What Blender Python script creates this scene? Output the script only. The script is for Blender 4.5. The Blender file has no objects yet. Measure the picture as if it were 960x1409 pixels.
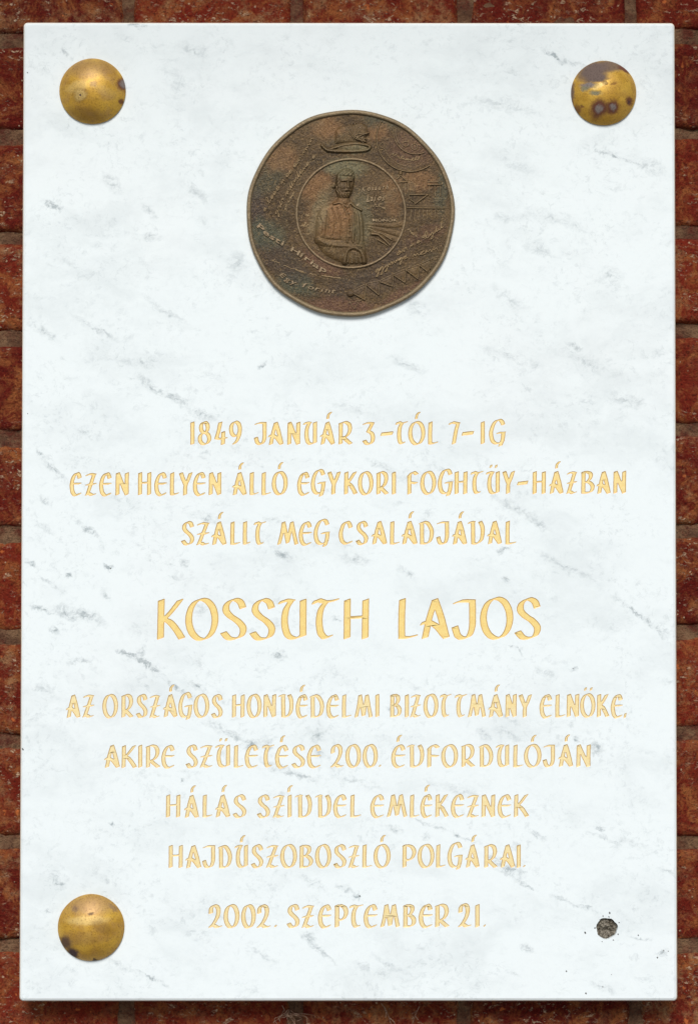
import bpy, math, random
import numpy as np
from mathutils import Vector, Matrix, noise
from mathutils.geometry import tessellate_polygon

random.seed(7)
S = bpy.context.scene
COL = S.collection
R = math.radians

# ------------------------------------------------------------------ camera, sky, sun, exposure
PITCH = 1.4
CAM_LOC = Vector((0.0, -1.5, -0.037))
LENS = 69.9
cam_d = bpy.data.cameras.new("camera")
cam = bpy.data.objects.new("camera", cam_d)
COL.objects.link(cam)
cam.location = CAM_LOC
cam.rotation_euler = (R(90 + PITCH), 0, 0)
cam_d.lens = LENS
cam_d.sensor_width = 36
cam_d.sensor_fit = 'AUTO'
cam_d.clip_start = 0.05
cam_d.clip_end = 500
S.camera = cam

SUN_EL, SUN_AZ = 41, 184          # azimuth clockwise from +Y; the wall faces -Y
w = bpy.data.worlds.new("World")
S.world = w
w.use_nodes = True
wn = w.node_tree
sky = wn.nodes.new('ShaderNodeTexSky')
sky.sky_type = 'NISHITA'
sky.sun_disc = False
sky.sun_elevation = R(SUN_EL)
sky.sun_rotation = R(SUN_AZ)
sky.air_density = 1.0
sky.dust_density = 1.0
sky.ozone_density = 1.0
bg = wn.nodes['Background']
bg.inputs['Strength'].default_value = 0.05
wn.links.new(sky.outputs[0], bg.inputs['Color'])
sun_d = bpy.data.lights.new("sun", 'SUN')
sun_d.energy = 1.5
sun_d.angle = R(24)
sun_d.color = (1.0, 0.985, 0.96)
sun = bpy.data.objects.new("sun", sun_d)
COL.objects.link(sun)
sd = Vector((math.sin(R(SUN_AZ)) * math.cos(R(SUN_EL)), math.cos(R(SUN_AZ)) * math.cos(R(SUN_EL)), math.sin(R(SUN_EL))))
sun.location = sd * 6
sun.rotation_euler = sd.to_track_quat('Z', 'Y').to_euler()
S.view_settings.view_transform = 'Standard'
S.view_settings.look = 'None'
S.view_settings.exposure = 1.09
S.view_settings.gamma = 1.0

# ------------------------------------------------------------------ measuring: a pixel of the 960x1409 photo -> metres on a plane facing -Y
_q = cam.rotation_euler.to_matrix()
_rt, _up, _fw = _q @ Vector((1, 0, 0)), _q @ Vector((0, 1, 0)), _q @ Vector((0, 0, -1))

def P(px, py, y):
    sx = (px - 480.0) / 960.0 * (697.0 / 1024.0) * 36.0
    sy = -(py - 704.5) / 1409.0 * 36.0
    d = _rt * sx + _up * sy + _fw * LENS
    t = (y - CAM_LOC.y) / d.y
    return CAM_LOC + d * t

YW = 0.0           # brick faces
YF = -0.027        # marble face
YB = -0.003        # marble back
_a, _b = P(480, 704, YF), P(580, 704, YF)
PX = (_b.x - _a.x) / 100.0     # metres per photo pixel on the marble

# ------------------------------------------------------------------ helpers
def tag(o, label=None, cat=None, group=None, kind=None):
    if label: o['label'] = label
    if cat: o['category'] = cat
    if group: o['group'] = group
    if kind: o['kind'] = kind
    return o

def empty(name, loc, parent=None):
    o = bpy.data.objects.new(name, None)
    o.empty_display_size = 0.02
    COL.objects.link(o)
    if parent is not None:
        o.parent = parent
        o.location = Vector(loc) - world_loc(parent)
    else:
        o.location = loc
    return o

def world_loc(o):
    v = o.location.copy()
    while o.parent is not None:
        o = o.parent
        v += o.location
    return v

def mesh_obj(name, verts, faces, mats, parent=None, smooth=False, mat_idx=None, origin=None):
    """verts are in world metres; the object's origin is put at `origin`"""
    verts = [Vector(v) for v in verts]
    if origin is None:
        lo = Vector((min(v.x for v in verts), min(v.y for v in verts), min(v.z for v in verts)))
        hi = Vector((max(v.x for v in verts), max(v.y for v in verts), max(v.z for v in verts)))
        origin = Vector(((lo.x + hi.x) / 2, hi.y, (lo.z + hi.z) / 2))
    origin = Vector(origin)
    me = bpy.data.meshes.new(name)
    me.from_pydata([tuple(v - origin) for v in verts], [], [tuple(f) for f in faces])
    for m in (mats if isinstance(mats, (list, tuple)) else [mats]):
        me.materials.append(m)
    if smooth:
        me.polygons.foreach_set('use_smooth', [True] * len(me.polygons))
    if mat_idx is not None:
        me.polygons.foreach_set('material_index', mat_idx)
    me.update()
    o = bpy.data.objects.new(name, me)
    COL.objects.link(o)
    if parent is not None:
        o.parent = parent
        o.location = origin - world_loc(parent)
    else:
        o.location = origin
    return o

# ------------------------------------------------------------------ material helpers
class NT:
    def __init__(s, name):
        s.m = bpy.data.materials.new(name)
        s.m.use_nodes = True
        s.t = s.m.node_tree
        s.bsdf = s.t.nodes['Principled BSDF']
    def n(s, typ, **kw):
        x = s.t.nodes.new(typ)
        for k, v in kw.items():
            setattr(x, k, v)
        return x
    def put(s, sock, v):
        if isinstance(v, bpy.types.NodeSocket):
            s.t.links.new(v, sock)
        else:
            sock.default_value = v
    def coord(s, which='Object'):
        return s.n('ShaderNodeTexCoord').outputs[which]
    def mapping(s, vec, loc=(0, 0, 0), rot=(0, 0, 0), scale=(1, 1, 1), typ='POINT'):
        x = s.n('ShaderNodeMapping', vector_type=typ)
        s.put(x.inputs[0], vec)
        x.inputs['Location'].default_value = loc
        x.inputs['Rotation'].default_value = rot
        x.inputs['Scale'].default_value = scale
        return x.outputs[0]
    def noise(s, vec, scale, detail=4, rough=0.55, dist=0.0, out='Fac'):
        x = s.n('ShaderNodeTexNoise')
        s.put(x.inputs['Vector'], vec)
        x.inputs['Scale'].default_value = scale
        x.inputs['Detail'].default_value = detail
        x.inputs['Roughness'].default_value = rough
        x.inputs['Distortion'].default_value = dist
        return x.outputs[out]
    def voro(s, vec, scale, feature='F1', out='Distance'):
        x = s.n('ShaderNodeTexVoronoi', feature=feature)
        s.put(x.inputs['Vector'], vec)
        x.inputs['Scale'].default_value = scale
        return x.outputs[out]
    def math(s, op, a, b=0.0, c=0.0, clamp=False):
        x = s.n('ShaderNodeMath', operation=op, use_clamp=clamp)
        s.put(x.inputs[0], a); s.put(x.inputs[1], b); s.put(x.inputs[2], c)
        return x.outputs[0]
    def rng(s, v, a, b, c=0.0, d=1.0, smooth=True):
        x = s.n('ShaderNodeMapRange', interpolation_type='SMOOTHSTEP' if smooth else 'LINEAR')
        s.put(x.inputs[0], v)
        for i, q in enumerate((a, b, c, d)):
            x.inputs[i + 1].default_value = q
        return x.outputs[0]
    def mix(s, f, a, b, blend='MIX'):
        x = s.n('ShaderNodeMix', data_type='RGBA', blend_type=blend)
        s.put(x.inputs[0], f)
        s.put(x.inputs[6], a if isinstance(a, bpy.types.NodeSocket) else tuple(a) + (1,))
        s.put(x.inputs[7], b if isinstance(b, bpy.types.NodeSocket) else tuple(b) + (1,))
        return x.outputs[2]
    def vadd(s, a, b):
        x = s.n('ShaderNodeVectorMath', operation='ADD')
        s.put(x.inputs[0], a); s.put(x.inputs[1], b)
        return x.outputs[0]
    def warp(s, vec, scale, amp, detail=3):
        c = s.noise(vec, scale, detail, 0.6, out='Color')
        x = s.n('ShaderNodeVectorMath', operation='SUBTRACT')
        s.put(x.inputs[0], c); x.inputs[1].default_value = (0.5, 0.5, 0.5)
        y = s.n('ShaderNodeVectorMath', operation='SCALE')
        s.put(y.inputs[0], x.outputs[0]); y.inputs['Scale'].default_value = amp
        return s.vadd(vec, y.outputs[0])
    def spot(s, vec, loc, size, rot=0.0):
        """1 at loc falling to 0 on an ellipse of half-axes size in the XZ plane"""
        v = s.mapping(vec, (loc[0], 0, loc[1]), (0, rot, 0), (size[0], 1.0, size[1]), 'TEXTURE')
        f = s.mapping(v, (0, 0, 0), (0, 0, 0), (1, 0.0, 1))
        g = s.n('ShaderNodeTexGradient', gradient_type='SPHERICAL')
        s.put(g.inputs[0], f)
        return g.outputs['Fac']
    def bump(s, h, strength, dist):
        x = s.n('ShaderNodeBump')
        s.put(x.inputs['Height'], h)
        x.inputs['Strength'].default_value = strength
        x.inputs['Distance'].default_value = dist
        s.t.links.new(x.outputs[0], s.bsdf.inputs['Normal'])
        return x
    def out(s, color=None, rough=None, metal=None, spec=None):
        b = s.bsdf
        if color is not None: s.put(b.inputs['Base Color'], color if isinstance(color, bpy.types.NodeSocket) else tuple(color) + (1,))
        if rough is not None: s.put(b.inputs['Roughness'], rough)
        if metal is not None: s.put(b.inputs['Metallic'], metal)
        if spec is not None: s.put(b.inputs['Specular IOR Level'], spec)
        return s.m

PLQ = P(479.5, 1378, YF); PLQ = Vector((PLQ.x, YB, PLQ.z))      # base of the plaque

# smudges of grey in the marble: photo x, y, half length, half width, slope (degrees, down to the right), strength
VEINS = [
    (75, 283, 16, 5, 25, .9), (155, 252, 22, 9, 50, .45), (205, 290, 16, 6, 55, .4), (270, 265, 28, 7, 40, .35), (210, 325, 14, 6, 10, .55),
    (60, 455, 30, 6, 35, .5), (130, 452, 40, 5, 28, .5), (225, 425, 40, 4, 30, .4), (88, 70, 10, 3, 45, .5), (265, 68, 26, 10, 20, .35),
    (185, 34, 14, 4, 15, .9), (240, 110, 30, 14, 40, .25), (325, 360, 14, 14, 20, .4), (380, 390, 30, 10, 20, .22), (575, 425, 18, 10, 25, .35),
    (765, 78, 26, 5, 28, .75), (800, 90, 18, 4, 20, .4), (695, 145, 50, 8, 15, .35), (840, 212, 42, 3, 16, .7), (895, 228, 24, 9, 28, .5),
    (710, 225, 40, 10, 30, .25), (690, 300, 14, 6, 25, .4), (760, 300, 50, 8, 20, .28), (840, 380, 20, 14, 35, .38), (745, 345, 30, 8, 20, .3),
    (700, 412, 30, 9, 35, .35), (715, 33, 8, 3, 10, .9), (790, 475, 16, 4, 25, .5), (700, 490, 50, 6, 20, .3), (860, 550, 30, 9, 20, .4),
    (195, 500, 34, 6, 10, .4), (225, 540, 44, 6, 30, .65), (280, 572, 24, 6, 28, .55), (362, 500, 8, 4, -30, .8), (120, 596, 24, 8, 25, .3),
    (55, 625, 10, 4, 35, .7), (75, 645, 24, 5, 35, .6), (65, 690, 14, 5, 45, .5), (60, 725, 20, 4, 30, .5), (120, 730, 26, 4, 38, .75),
    (150, 780, 9, 5, 10, 1.0), (95, 792, 7, 4, 10, .9), (45, 775, 14, 4, 30, .7), (72, 805, 22, 3, 38, .5), (58, 838, 20, 5, 12, .8),
    (95, 842, 26, 9, 18, .55), (75, 868, 8, 5, 20, .8), (125, 850, 26, 8, 28, .6), (145, 822, 9, 5, 25, .6), (185, 905, 30, 4, 26, 1.0),
    (208, 920, 14, 5, 22, 1.0), (195, 896, 8, 8, 0, .7), (110, 910, 24, 4, -12, .5), (240, 945, 34, 3, 40, .6), (60, 948, 16, 8, 20, .4),
    (390, 764, 12, 6, 18, .8), (254, 777, 7, 6, 20, .6), (282, 712, 22, 7, 20, .6), (375, 715, 14, 6, 20, .4), (386, 902, 9, 9, 70, .85),
    (275, 840, 12, 8, 35, .45), (380, 860, 8, 8, 20, .3), (462, 850, 10, 5, 20, .7), (690, 758, 5, 8, 70, .9), (694, 798, 5, 4, 0, .7),
    (492, 770, 24, 8, 10, .45), (562, 790, 20, 5, 30, .45), (520, 640, 20, 5, 25, .5), (710, 700, 40, 6, 28, .4), (740, 722, 20, 5, 28, .45),
    (780, 780, 50, 5, 28, .4), (870, 840, 36, 4, 33, .75), (905, 865, 26, 4, 33, .6), (710, 895, 12, 3, 38, .8), (750, 925, 18, 6, 30, .4),
    (790, 920, 5, 3, 0, .7), (810, 500, 60, 10, 25, .25), (560, 500, 30, 6, 20, .35), (480, 560, 40, 6, 20, .25),
    (300, 1000, 22, 8, 22, .5), (320, 1010, 14, 5, 30, .6), (268, 945, 14, 5, 30, .6), (340, 1025, 12, 7, 20, .8), (365, 1030, 10, 6, 20, .6),
    (380, 1055, 26, 5, 25, .7), (415, 1068, 22, 4, 20, .6), (440, 1010, 10, 10, 60, .5), (440, 1035, 14, 6, 30, .4), (80, 1215, 14, 6, 30, 1.0),
    (65, 1255, 5, 5, 0, .8), (150, 1135, 5, 3, 20, .7), (145, 1210, 8, 4, 30, .4), (248, 1072, 4, 4, 0, .7), (210, 1345, 30, 3, 25, .6),
    (160, 1325, 30, 4, 25, .35), (425, 1290, 10, 8, 20, .8), (440, 1310, 26, 4, 35, .6), (490, 1233, 6, 5, 20, 1.1), (475, 1222, 18, 5, 25, .6),
    (430, 1215, 22, 5, 20, .45), (360, 1315, 24, 4, 30, .4), (470, 1372, 6, 4, 30, .9), (545, 1140, 18, 5, 20, .5), (590, 1135, 30, 3, 20, .6),
    (627, 1147, 6, 4, 20, .9), (585, 1152, 8, 6, 0, .8), (645, 1155, 22, 3, 18, .4), (700, 1195, 26, 9, 20, .7), (720, 1215, 28, 3, 28, .6),
    (680, 1180, 16, 6, 10, .5), (740, 1150, 14, 5, 20, .6), (828, 1140, 6, 5, 0, .9), (835, 1155, 30, 3, 20, .4), (800, 1250, 30, 3, 22, .6),
    (770, 1235, 16, 4, 22, .5), (880, 1290, 16, 2.5, 8, .7), (910, 1312, 10, 5, -20, .9), (725, 1305, 12, 5, 20, .7), (710, 1340, 10, 3, 30, .4),
    (820, 1030, 13, 8, 25, .75), (795, 1015, 8, 4, 30, .7), (700, 1010, 22, 5, 20, .4), (690, 985, 30, 4, 30, .4), (665, 1010, 14, 7, 30, .4),
    (540, 975, 9, 4, 10, .5), (490, 1075, 40, 4, 15, .35), (640, 1090, 34, 5, 22, .3), (870, 1160, 30, 5, 22, .35), (540, 1330, 30, 4, 25, .3),
    (500, 1330, 14, 4, 45, .4), (830, 1360, 20, 4, 20, .4), (920, 1200, 14, 5, 25, .45), (560, 940, 30, 4, 25, .3), (300, 1260, 20, 4, 25, .25),
]

PITS = [(838.3, 1256.2, 1.5), (829.5, 1260.6, 1.1), (837.5, 1261.4, .9), (804.8, 1283.6, 1.6), (818, 1276.8, 1.2), (825.2, 1266.2, 1.0),
        (821, 1272.5, .8), (851.5, 1269.5, 1.1), (850.2, 1285.5, 1.3), (843.5, 1293.5, .8), (827.7, 1295.7, .7),
        (878, 1287, 1.2), (779, 1336.5, 1.3), (806, 1367, 1.4), (829, 1358, .9), (841, 1341, .6), (38, 100, 1.0), (38, 569, .8), (904, 1318, 1.2),
        (913, 1308, 1.1), (919, 1309, .9), (31.5, 1031, 1.6), (788, 920, .9), (495, 1233, 1.3), (152, 782, .9)]

def marble(veined=True):
    k = NT("veined_white_marble")
    co = k.coord()
    wp = k.warp(k.warp(co, 50, 0.012, 4), 180, 0.006, 3)
    wp2 = k.warp(wp, 420, 0.0045, 4)
    # broad clouding, drawn out along the bedding (down to the right)
    st = k.mapping(k.warp(co, 22, 0.035, 4), (0, 0, 0), (0, R(30), 0), (0.62, 1, 1.2))
    cloud = k.rng(k.noise(st, 20, 6, 0.68), 0.44, 0.74)
    wst = k.warp(k.warp(co, 45, 0.016, 4), 260, 0.006, 3)
    st2 = k.mapping(wst, (3.1, 0, 1.7), (0, R(32), 0), (0.62, 1, 1.25))
    streak = k.rng(k.noise(st2, 110, 7, 0.72), 0.545, 0.74)
    patch = k.rng(k.noise(k.warp(co, 30, 0.03), 15, 4, 0.6), 0.40, 0.66, 0.08, 1)
    streak = k.math('MULTIPLY', streak, patch)
    mottle = k.rng(k.noise(k.mapping(wst, (1, 0, 5)), 230, 4, 0.7), 0.50, 0.72)
    mottle = k.math('MULTIPLY', mottle, k.rng(k.noise(co, 28, 3, 0.6), 0.42, 0.62, 0.15, 1))
    grain = k.noise(co, 900, 2, 0.6)
    ink = k.math('MULTIPLY', streak, 0.46)
    ink = k.math('ADD', ink, k.math('MULTIPLY', cloud, 0.21))
    ink = k.math('ADD', ink, k.math('MULTIPLY', mottle, 0.30))
    if veined:
        acc = None
        for (x, y, hl, hw, sl, a) in VEINS:
            p = P(x, y, YF) - PLQ
            g = k.spot(wp2, (p.x, p.z), (hl * PX * 1.15, hw * PX * 1.25), R(sl))
            acc = k.math('MULTIPLY', g, a) if acc is None else k.math('MULTIPLY_ADD', g, a, acc)
        rag = k.rng(k.noise(k.mapping(wp, (0, 0, 0), (0, R(30), 0), (0.75, 1, 1.15)), 240, 6, 0.75), 0.40, 0.64, 0.12, 1.85)
        ink = k.math('ADD', ink, k.math('MULTIPLY', acc, rag))
    ink = k.math('MULTIPLY', ink, 1.0, clamp=True)
    base = k.mix(ink, (0.783, 0.826, 0.812), (0.35, 0.395, 0.40))
    base = k.mix(k.rng(grain, 0.3, 0.7, 0.0, 0.10), base, (0.70, 0.73, 0.74))
    wp3 = k.warp(co, 900, 0.0014, 3)
    pit = None
    for (x, y, q) in PITS:
        p = P(x, y, YF) - PLQ
        g = k.spot(wp3, (p.x, p.z), (q * PX * 0.95, q * PX * 1.35), R(-20))
        pit = g if pit is None else k.math('ADD', pit, g)
    base = k.mix(k.rng(pit, 0.12, 0.45), base, (0.045, 0.04, 0.035))
    # faint warm blush, the stone's own
    blush = k.rng(k.noise(co, 5.5, 3, 0.5), 0.5, 0.75, 0, 0.15)
    base = k.mix(blush, base, (0.80, 0.785, 0.765), 'MIX')
    k.bump(k.math('ADD', k.math('MULTIPLY', grain, 0.3), k.noise(co, 240, 3)), 0.10, 0.0006)
    return k.out(base, k.rng(k.noise(co, 40, 3), 0.3, 0.7, 0.58, 0.72), 0.0, 0.14)

def sawn_edge():
    k = NT("sawn_marble_edge")
    co = k.coord()
    c = k.mix(k.rng(k.noise(co, 60, 4), 0.35, 0.65), (0.85, 0.775, 0.64), (0.79, 0.72, 0.61))
    c = k.mix(k.rng(k.noise(co, 500, 3, 0.7), 0.58, 0.78, 0, 0.5), c, (0.46, 0.37, 0.27))
    k.bump(k.noise(co, 700, 3), 0.3, 0.0006)
    return k.out(c, 0.8, 0, 0.3)

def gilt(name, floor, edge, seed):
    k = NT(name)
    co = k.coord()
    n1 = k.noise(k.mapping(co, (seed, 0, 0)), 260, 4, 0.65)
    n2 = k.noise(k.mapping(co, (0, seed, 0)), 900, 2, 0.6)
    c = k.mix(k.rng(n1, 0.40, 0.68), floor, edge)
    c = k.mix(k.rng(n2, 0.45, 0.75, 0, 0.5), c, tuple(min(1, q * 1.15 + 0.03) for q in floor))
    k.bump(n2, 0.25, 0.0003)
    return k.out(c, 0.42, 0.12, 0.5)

M = {}
M['marble'] = marble()
M['edge'] = sawn_edge()
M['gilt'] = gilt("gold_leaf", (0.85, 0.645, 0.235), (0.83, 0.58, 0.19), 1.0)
M['gilt_edge'] = gilt("ochre_gold_edge", (0.62, 0.37, 0.11), (0.54, 0.31, 0.085), 2.0)  # letter walls get a deeper ochre gold than the floors
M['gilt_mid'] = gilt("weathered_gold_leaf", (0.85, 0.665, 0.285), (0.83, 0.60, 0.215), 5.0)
M['gilt_mid_edge'] = gilt("weathered_ochre_gold_edge", (0.59, 0.36, 0.115), (0.54, 0.31, 0.09), 6.0)
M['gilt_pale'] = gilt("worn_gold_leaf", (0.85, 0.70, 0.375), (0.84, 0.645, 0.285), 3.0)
M['gilt_pale_edge'] = gilt("worn_ochre_gold_edge", (0.62, 0.405, 0.150), (0.58, 0.35, 0.12), 4.0)

BPATCH = [  # patina patches on the medallion: photo x, y, half axes, slope, strength, colour
    (352, 290, 14, 60, -8, .75, 'soot'), (366, 322, 26, 20, 30, .85, 'moss'), (408, 392, 30, 16, 25, .85, 'moss'), (395, 365, 40, 18, 35, .5, 'soot'),
    (372, 240, 14, 40, 35, .5, 'moss'), (520, 168, 24, 10, 15, .6, 'moss'), (610, 260, 10, 34, 8, .6, 'moss'), (470, 422, 50, 12, 5, .7, 'red'),
    (560, 405, 46, 14, -25, .6, 'red'), (440, 362, 34, 10, 30, .6, 'red'), (455, 300, 34, 30, 0, .7, 'orange'), (437, 256, 16, 24, 35, .6, 'orange'),
    (450, 175, 22, 18, 0, .55, 'orange'), (575, 248, 22, 16, 0, .5, 'orange'), (540, 268, 16, 26, 0, .4, 'orange'), (474, 232, 26, 14, 10, .7, 'verd'),
    (440, 290, 14, 34, 20, .5, 'verd'), (497, 300, 14, 40, 0, .4, 'verd'), (520, 180, 16, 14, 0, .5, 'orange'), (570, 200, 36, 26, 0, .4, 'red'),
    (590, 320, 30, 12, -20, .35, 'red'), (386, 220, 24, 16, -40, .5, 'orange'), (490, 205, 22, 8, 0, .5, 'verd'), (500, 390, 60, 16, -15, .45, 'soot'), (540, 350, 40, 14, -35, .4, 'soot')]

def bronze(name, base, green=0.35, patches=True, grain=1.0, rub=0.8):
    k = NT(name)
    geo = k.n('ShaderNodeNewGeometry').outputs['Position']
    a = k.noise(geo, 48, 5, 0.65)
    g = k.noise(k.mapping(geo, (7, 1, 3)), 36, 5, 0.65)
    f = k.noise(geo, 760, 3, 0.75)
    br = lambda q: tuple(x * q for x in base)
    c = k.mix(k.rng(a, 0.35, 0.65), br(0.80), br(1.25))
    if patches:
        wp = k.warp(k.warp(geo, 60, 0.016, 4), 260, 0.005, 3)
        cc = {'soot': (0.048, 0.032, 0.024), 'moss': (0.060, 0.062, 0.036), 'red': (0.125, 0.055, 0.032), 'orange': (0.22, 0.105, 0.038), 'verd': (0.150, 0.135, 0.070)}
        for (x, y, rx, ry, sl, st, kd) in BPATCH:
            p = P(x, y, YF - .005)
            sp = k.spot(wp, (p.x, p.z), (rx * PX * 1.3, ry * PX * 1.3), R(sl))
            c = k.mix(k.math('MULTIPLY', k.rng(sp, 0.0, 0.55), st), c, cc[kd])
    c = k.mix(k.rng(g, 0.52, 0.72, 0, green), c, (0.115, 0.104, 0.056))
    c = k.mix(k.rng(f, 0.50, 0.70, 0, 0.75 * grain), c, br(0.28))
    c = k.mix(k.rng(f, 0.47, 0.30, 0, 0.62 * grain), c, (0.24, 0.150, 0.056))
    # high edges rubbed back to brighter metal
    pt = k.n('ShaderNodeNewGeometry').outputs['Pointiness']
    c = k.mix(k.math('MULTIPLY', k.rng(pt, 0.505, 0.57, 0, rub), k.rng(f, 0.35, 0.6, 0.4, 1)), c, (0.33, 0.235, 0.135))
    k.bump(k.math('ADD', f, k.math('MULTIPLY', k.noise(geo, 240, 3, 0.6), 1.0)), 0.65, 0.0009)
    return k.out(c, 0.44, 0.36, 0.35)

M['bronze'] = bronze("patinated_bronze", (0.074, 0.043, 0.016), 0.30)
M['bronze_rim'] = bronze("weathered_bronze_rim", (0.150, 0.112, 0.060), 0.60, False, 0.7)
M['bronze_worn'] = bronze("rubbed_bronze", (0.100, 0.059, 0.022), 0.30)
M['bronze_letter'] = bronze("rubbed_bronze_lettering", (0.150, 0.098, 0.050), 0.30, False, 0.9)
M['bronze_bright'] = bronze("bright_rubbed_bronze", (0.250, 0.165, 0.078), 0.15, False, 0.6)

# ------------------------------------------------------------------ brick wall
def brick_material():
    k = NT("weathered_red_brick")
    geo = k.n('ShaderNodeNewGeometry').outputs['Position']
    att = k.n('ShaderNodeAttribute', attribute_name='brick_tone').outputs['Fac']
    att2 = k.n('ShaderNodeAttribute', attribute_name='brick_dirt').outputs['Fac']
    a = k.noise(k.warp(geo, 40, 0.02), 58, 7, 0.76, 0.6)
    b = k.noise(k.mapping(geo, (4, 0, 9)), 60, 6, 0.78)
    f = k.noise(geo, 560, 3, 0.75)
    c = k.mix(att, (0.085, 0.0060, 0.0040), (0.150, 0.015, 0.0065))
    c = k.mix(k.rng(a, 0.44, 0.68, 0, 0.9), c, (0.29, 0.100, 0.030))
    dirt = k.math('MULTIPLY', k.rng(b, 0.46, 0.72), att2)
    c = k.mix(dirt, c, (0.30, 0.165, 0.075))
    c = k.mix(k.rng(f, 0.50, 0.70, 0, 0.8), c, (0.030, 0.006, 0.004))
    c = k.mix(k.rng(f, 0.46, 0.30, 0, 0.30), c, (0.27, 0.075, 0.03))
    # pale lime flecks, drawn out sideways
    fl = k.noise(k.mapping(k.warp(geo, 120, 0.006), (1, 2, 3), (0, R(-18), 0), (0.55, 1, 1.2)), 330, 4, 0.7)
    fm = k.rng(k.noise(k.mapping(geo, (9, 9, 2)), 26, 3, 0.6), 0.42, 0.62)
    dots = k.rng(k.voro(k.warp(geo, 300, 0.003), 210), 0.20, 0.10)
    dots = k.math('MULTIPLY', dots, k.rng(k.noise(geo, 95, 2), 0.54, 0.60))
    fleck = k.math('MAXIMUM', k.math('MULTIPLY', k.rng(fl, 0.56, 0.66), fm), k.math('MULTIPLY', dots, 0.8))
    c = k.mix(k.math('MULTIPLY', fleck, 0.75), c, (0.56, 0.40, 0.26))
    org = k.rng(k.noise(k.mapping(geo, (3, 7, 5)), 90, 3, 0.6), 0.66, 0.72, 0, 0.7)
    c = k.mix(org, c, (0.48, 0.13, 0.035))
    h = k.math('ADD', k.math('MULTIPLY', f, 0.35), k.noise(geo, 160, 5, 0.7))
    h = k.math('ADD', h, k.math('MULTIPLY', fleck, 0.25))
    k.bump(h, 0.75, 0.0035)
    return k.out(c, 0.9, 0.0, 0.10)

def mortar_material():
    k = NT("dirty_lime_mortar")
    geo = k.n('ShaderNodeNewGeometry').outputs['Position']
    a = k.noise(geo, 60, 5, 0.65)
    f = k.noise(geo, 500, 3, 0.7)
    c = k.mix(k.rng(a, 0.36, 0.64), (0.100, 0.046, 0.025), (0.195, 0.110, 0.058))
    b = k.noise(k.mapping(geo, (5, 1, 2)), 48, 6, 0.75)
    c = k.mix(k.rng(b, 0.47, 0.66, 0, 0.85), c, (0.095, 0.014, 0.008))
    c = k.mix(k.rng(f, 0.5, 0.7, 0, 0.7), c, (0.045, 0.022, 0.014))
    k.bump(k.math('ADD', f, k.noise(geo, 150, 4)), 0.8, 0.003)
    return k.out(c, 0.95, 0.0, 0.2)

M['brick'] = brick_material()
M['mortar'] = mortar_material()

wall = empty("brick_wall", (0, 0, -1.66))
tag(wall, "weathered dark red brick wall behind the white marble tablet", "wall")

JL = [-85, 55, 188, 328, 466, 603, 735, 877, 1022, 1159, 1300, 1441]     # bed joints at the left edge of the photo
JR = [-87, 50, 184, 321, 452, 591, 731, 869, 1010, 1162, 1302, 1440]     # and at the right edge
rows = []
for i in range(len(JL) - 1):
    rows.append((P(0, JL[i], YW).z, P(960, JR[i], YW).z, P(0, JL[i + 1], YW).z, P(960, JR[i + 1], YW).z))
course = 0.0755
zt = rows[0][0]; k_ = 0
above = []
while zt < 0.90:
    above.append((zt + course, zt + course, zt if k_ else rows[0][0], zt if k_ else rows[0][1])); zt += course; k_ += 1
zb = rows[-1][2]; below = []
k_ = 0
while zb > -1.66:
    below.append((zb if k_ else rows[-1][2], zb if k_ else rows[-1][3], zb - course, zb - course)); zb -= course; k_ += 1
first_row = len(above)
allrows = list(reversed(above)) + rows + below
XL, XR = P(0, 700, YW).x, P(960, 700, YW).x
UP = (XR - XL) / 960.0

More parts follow.
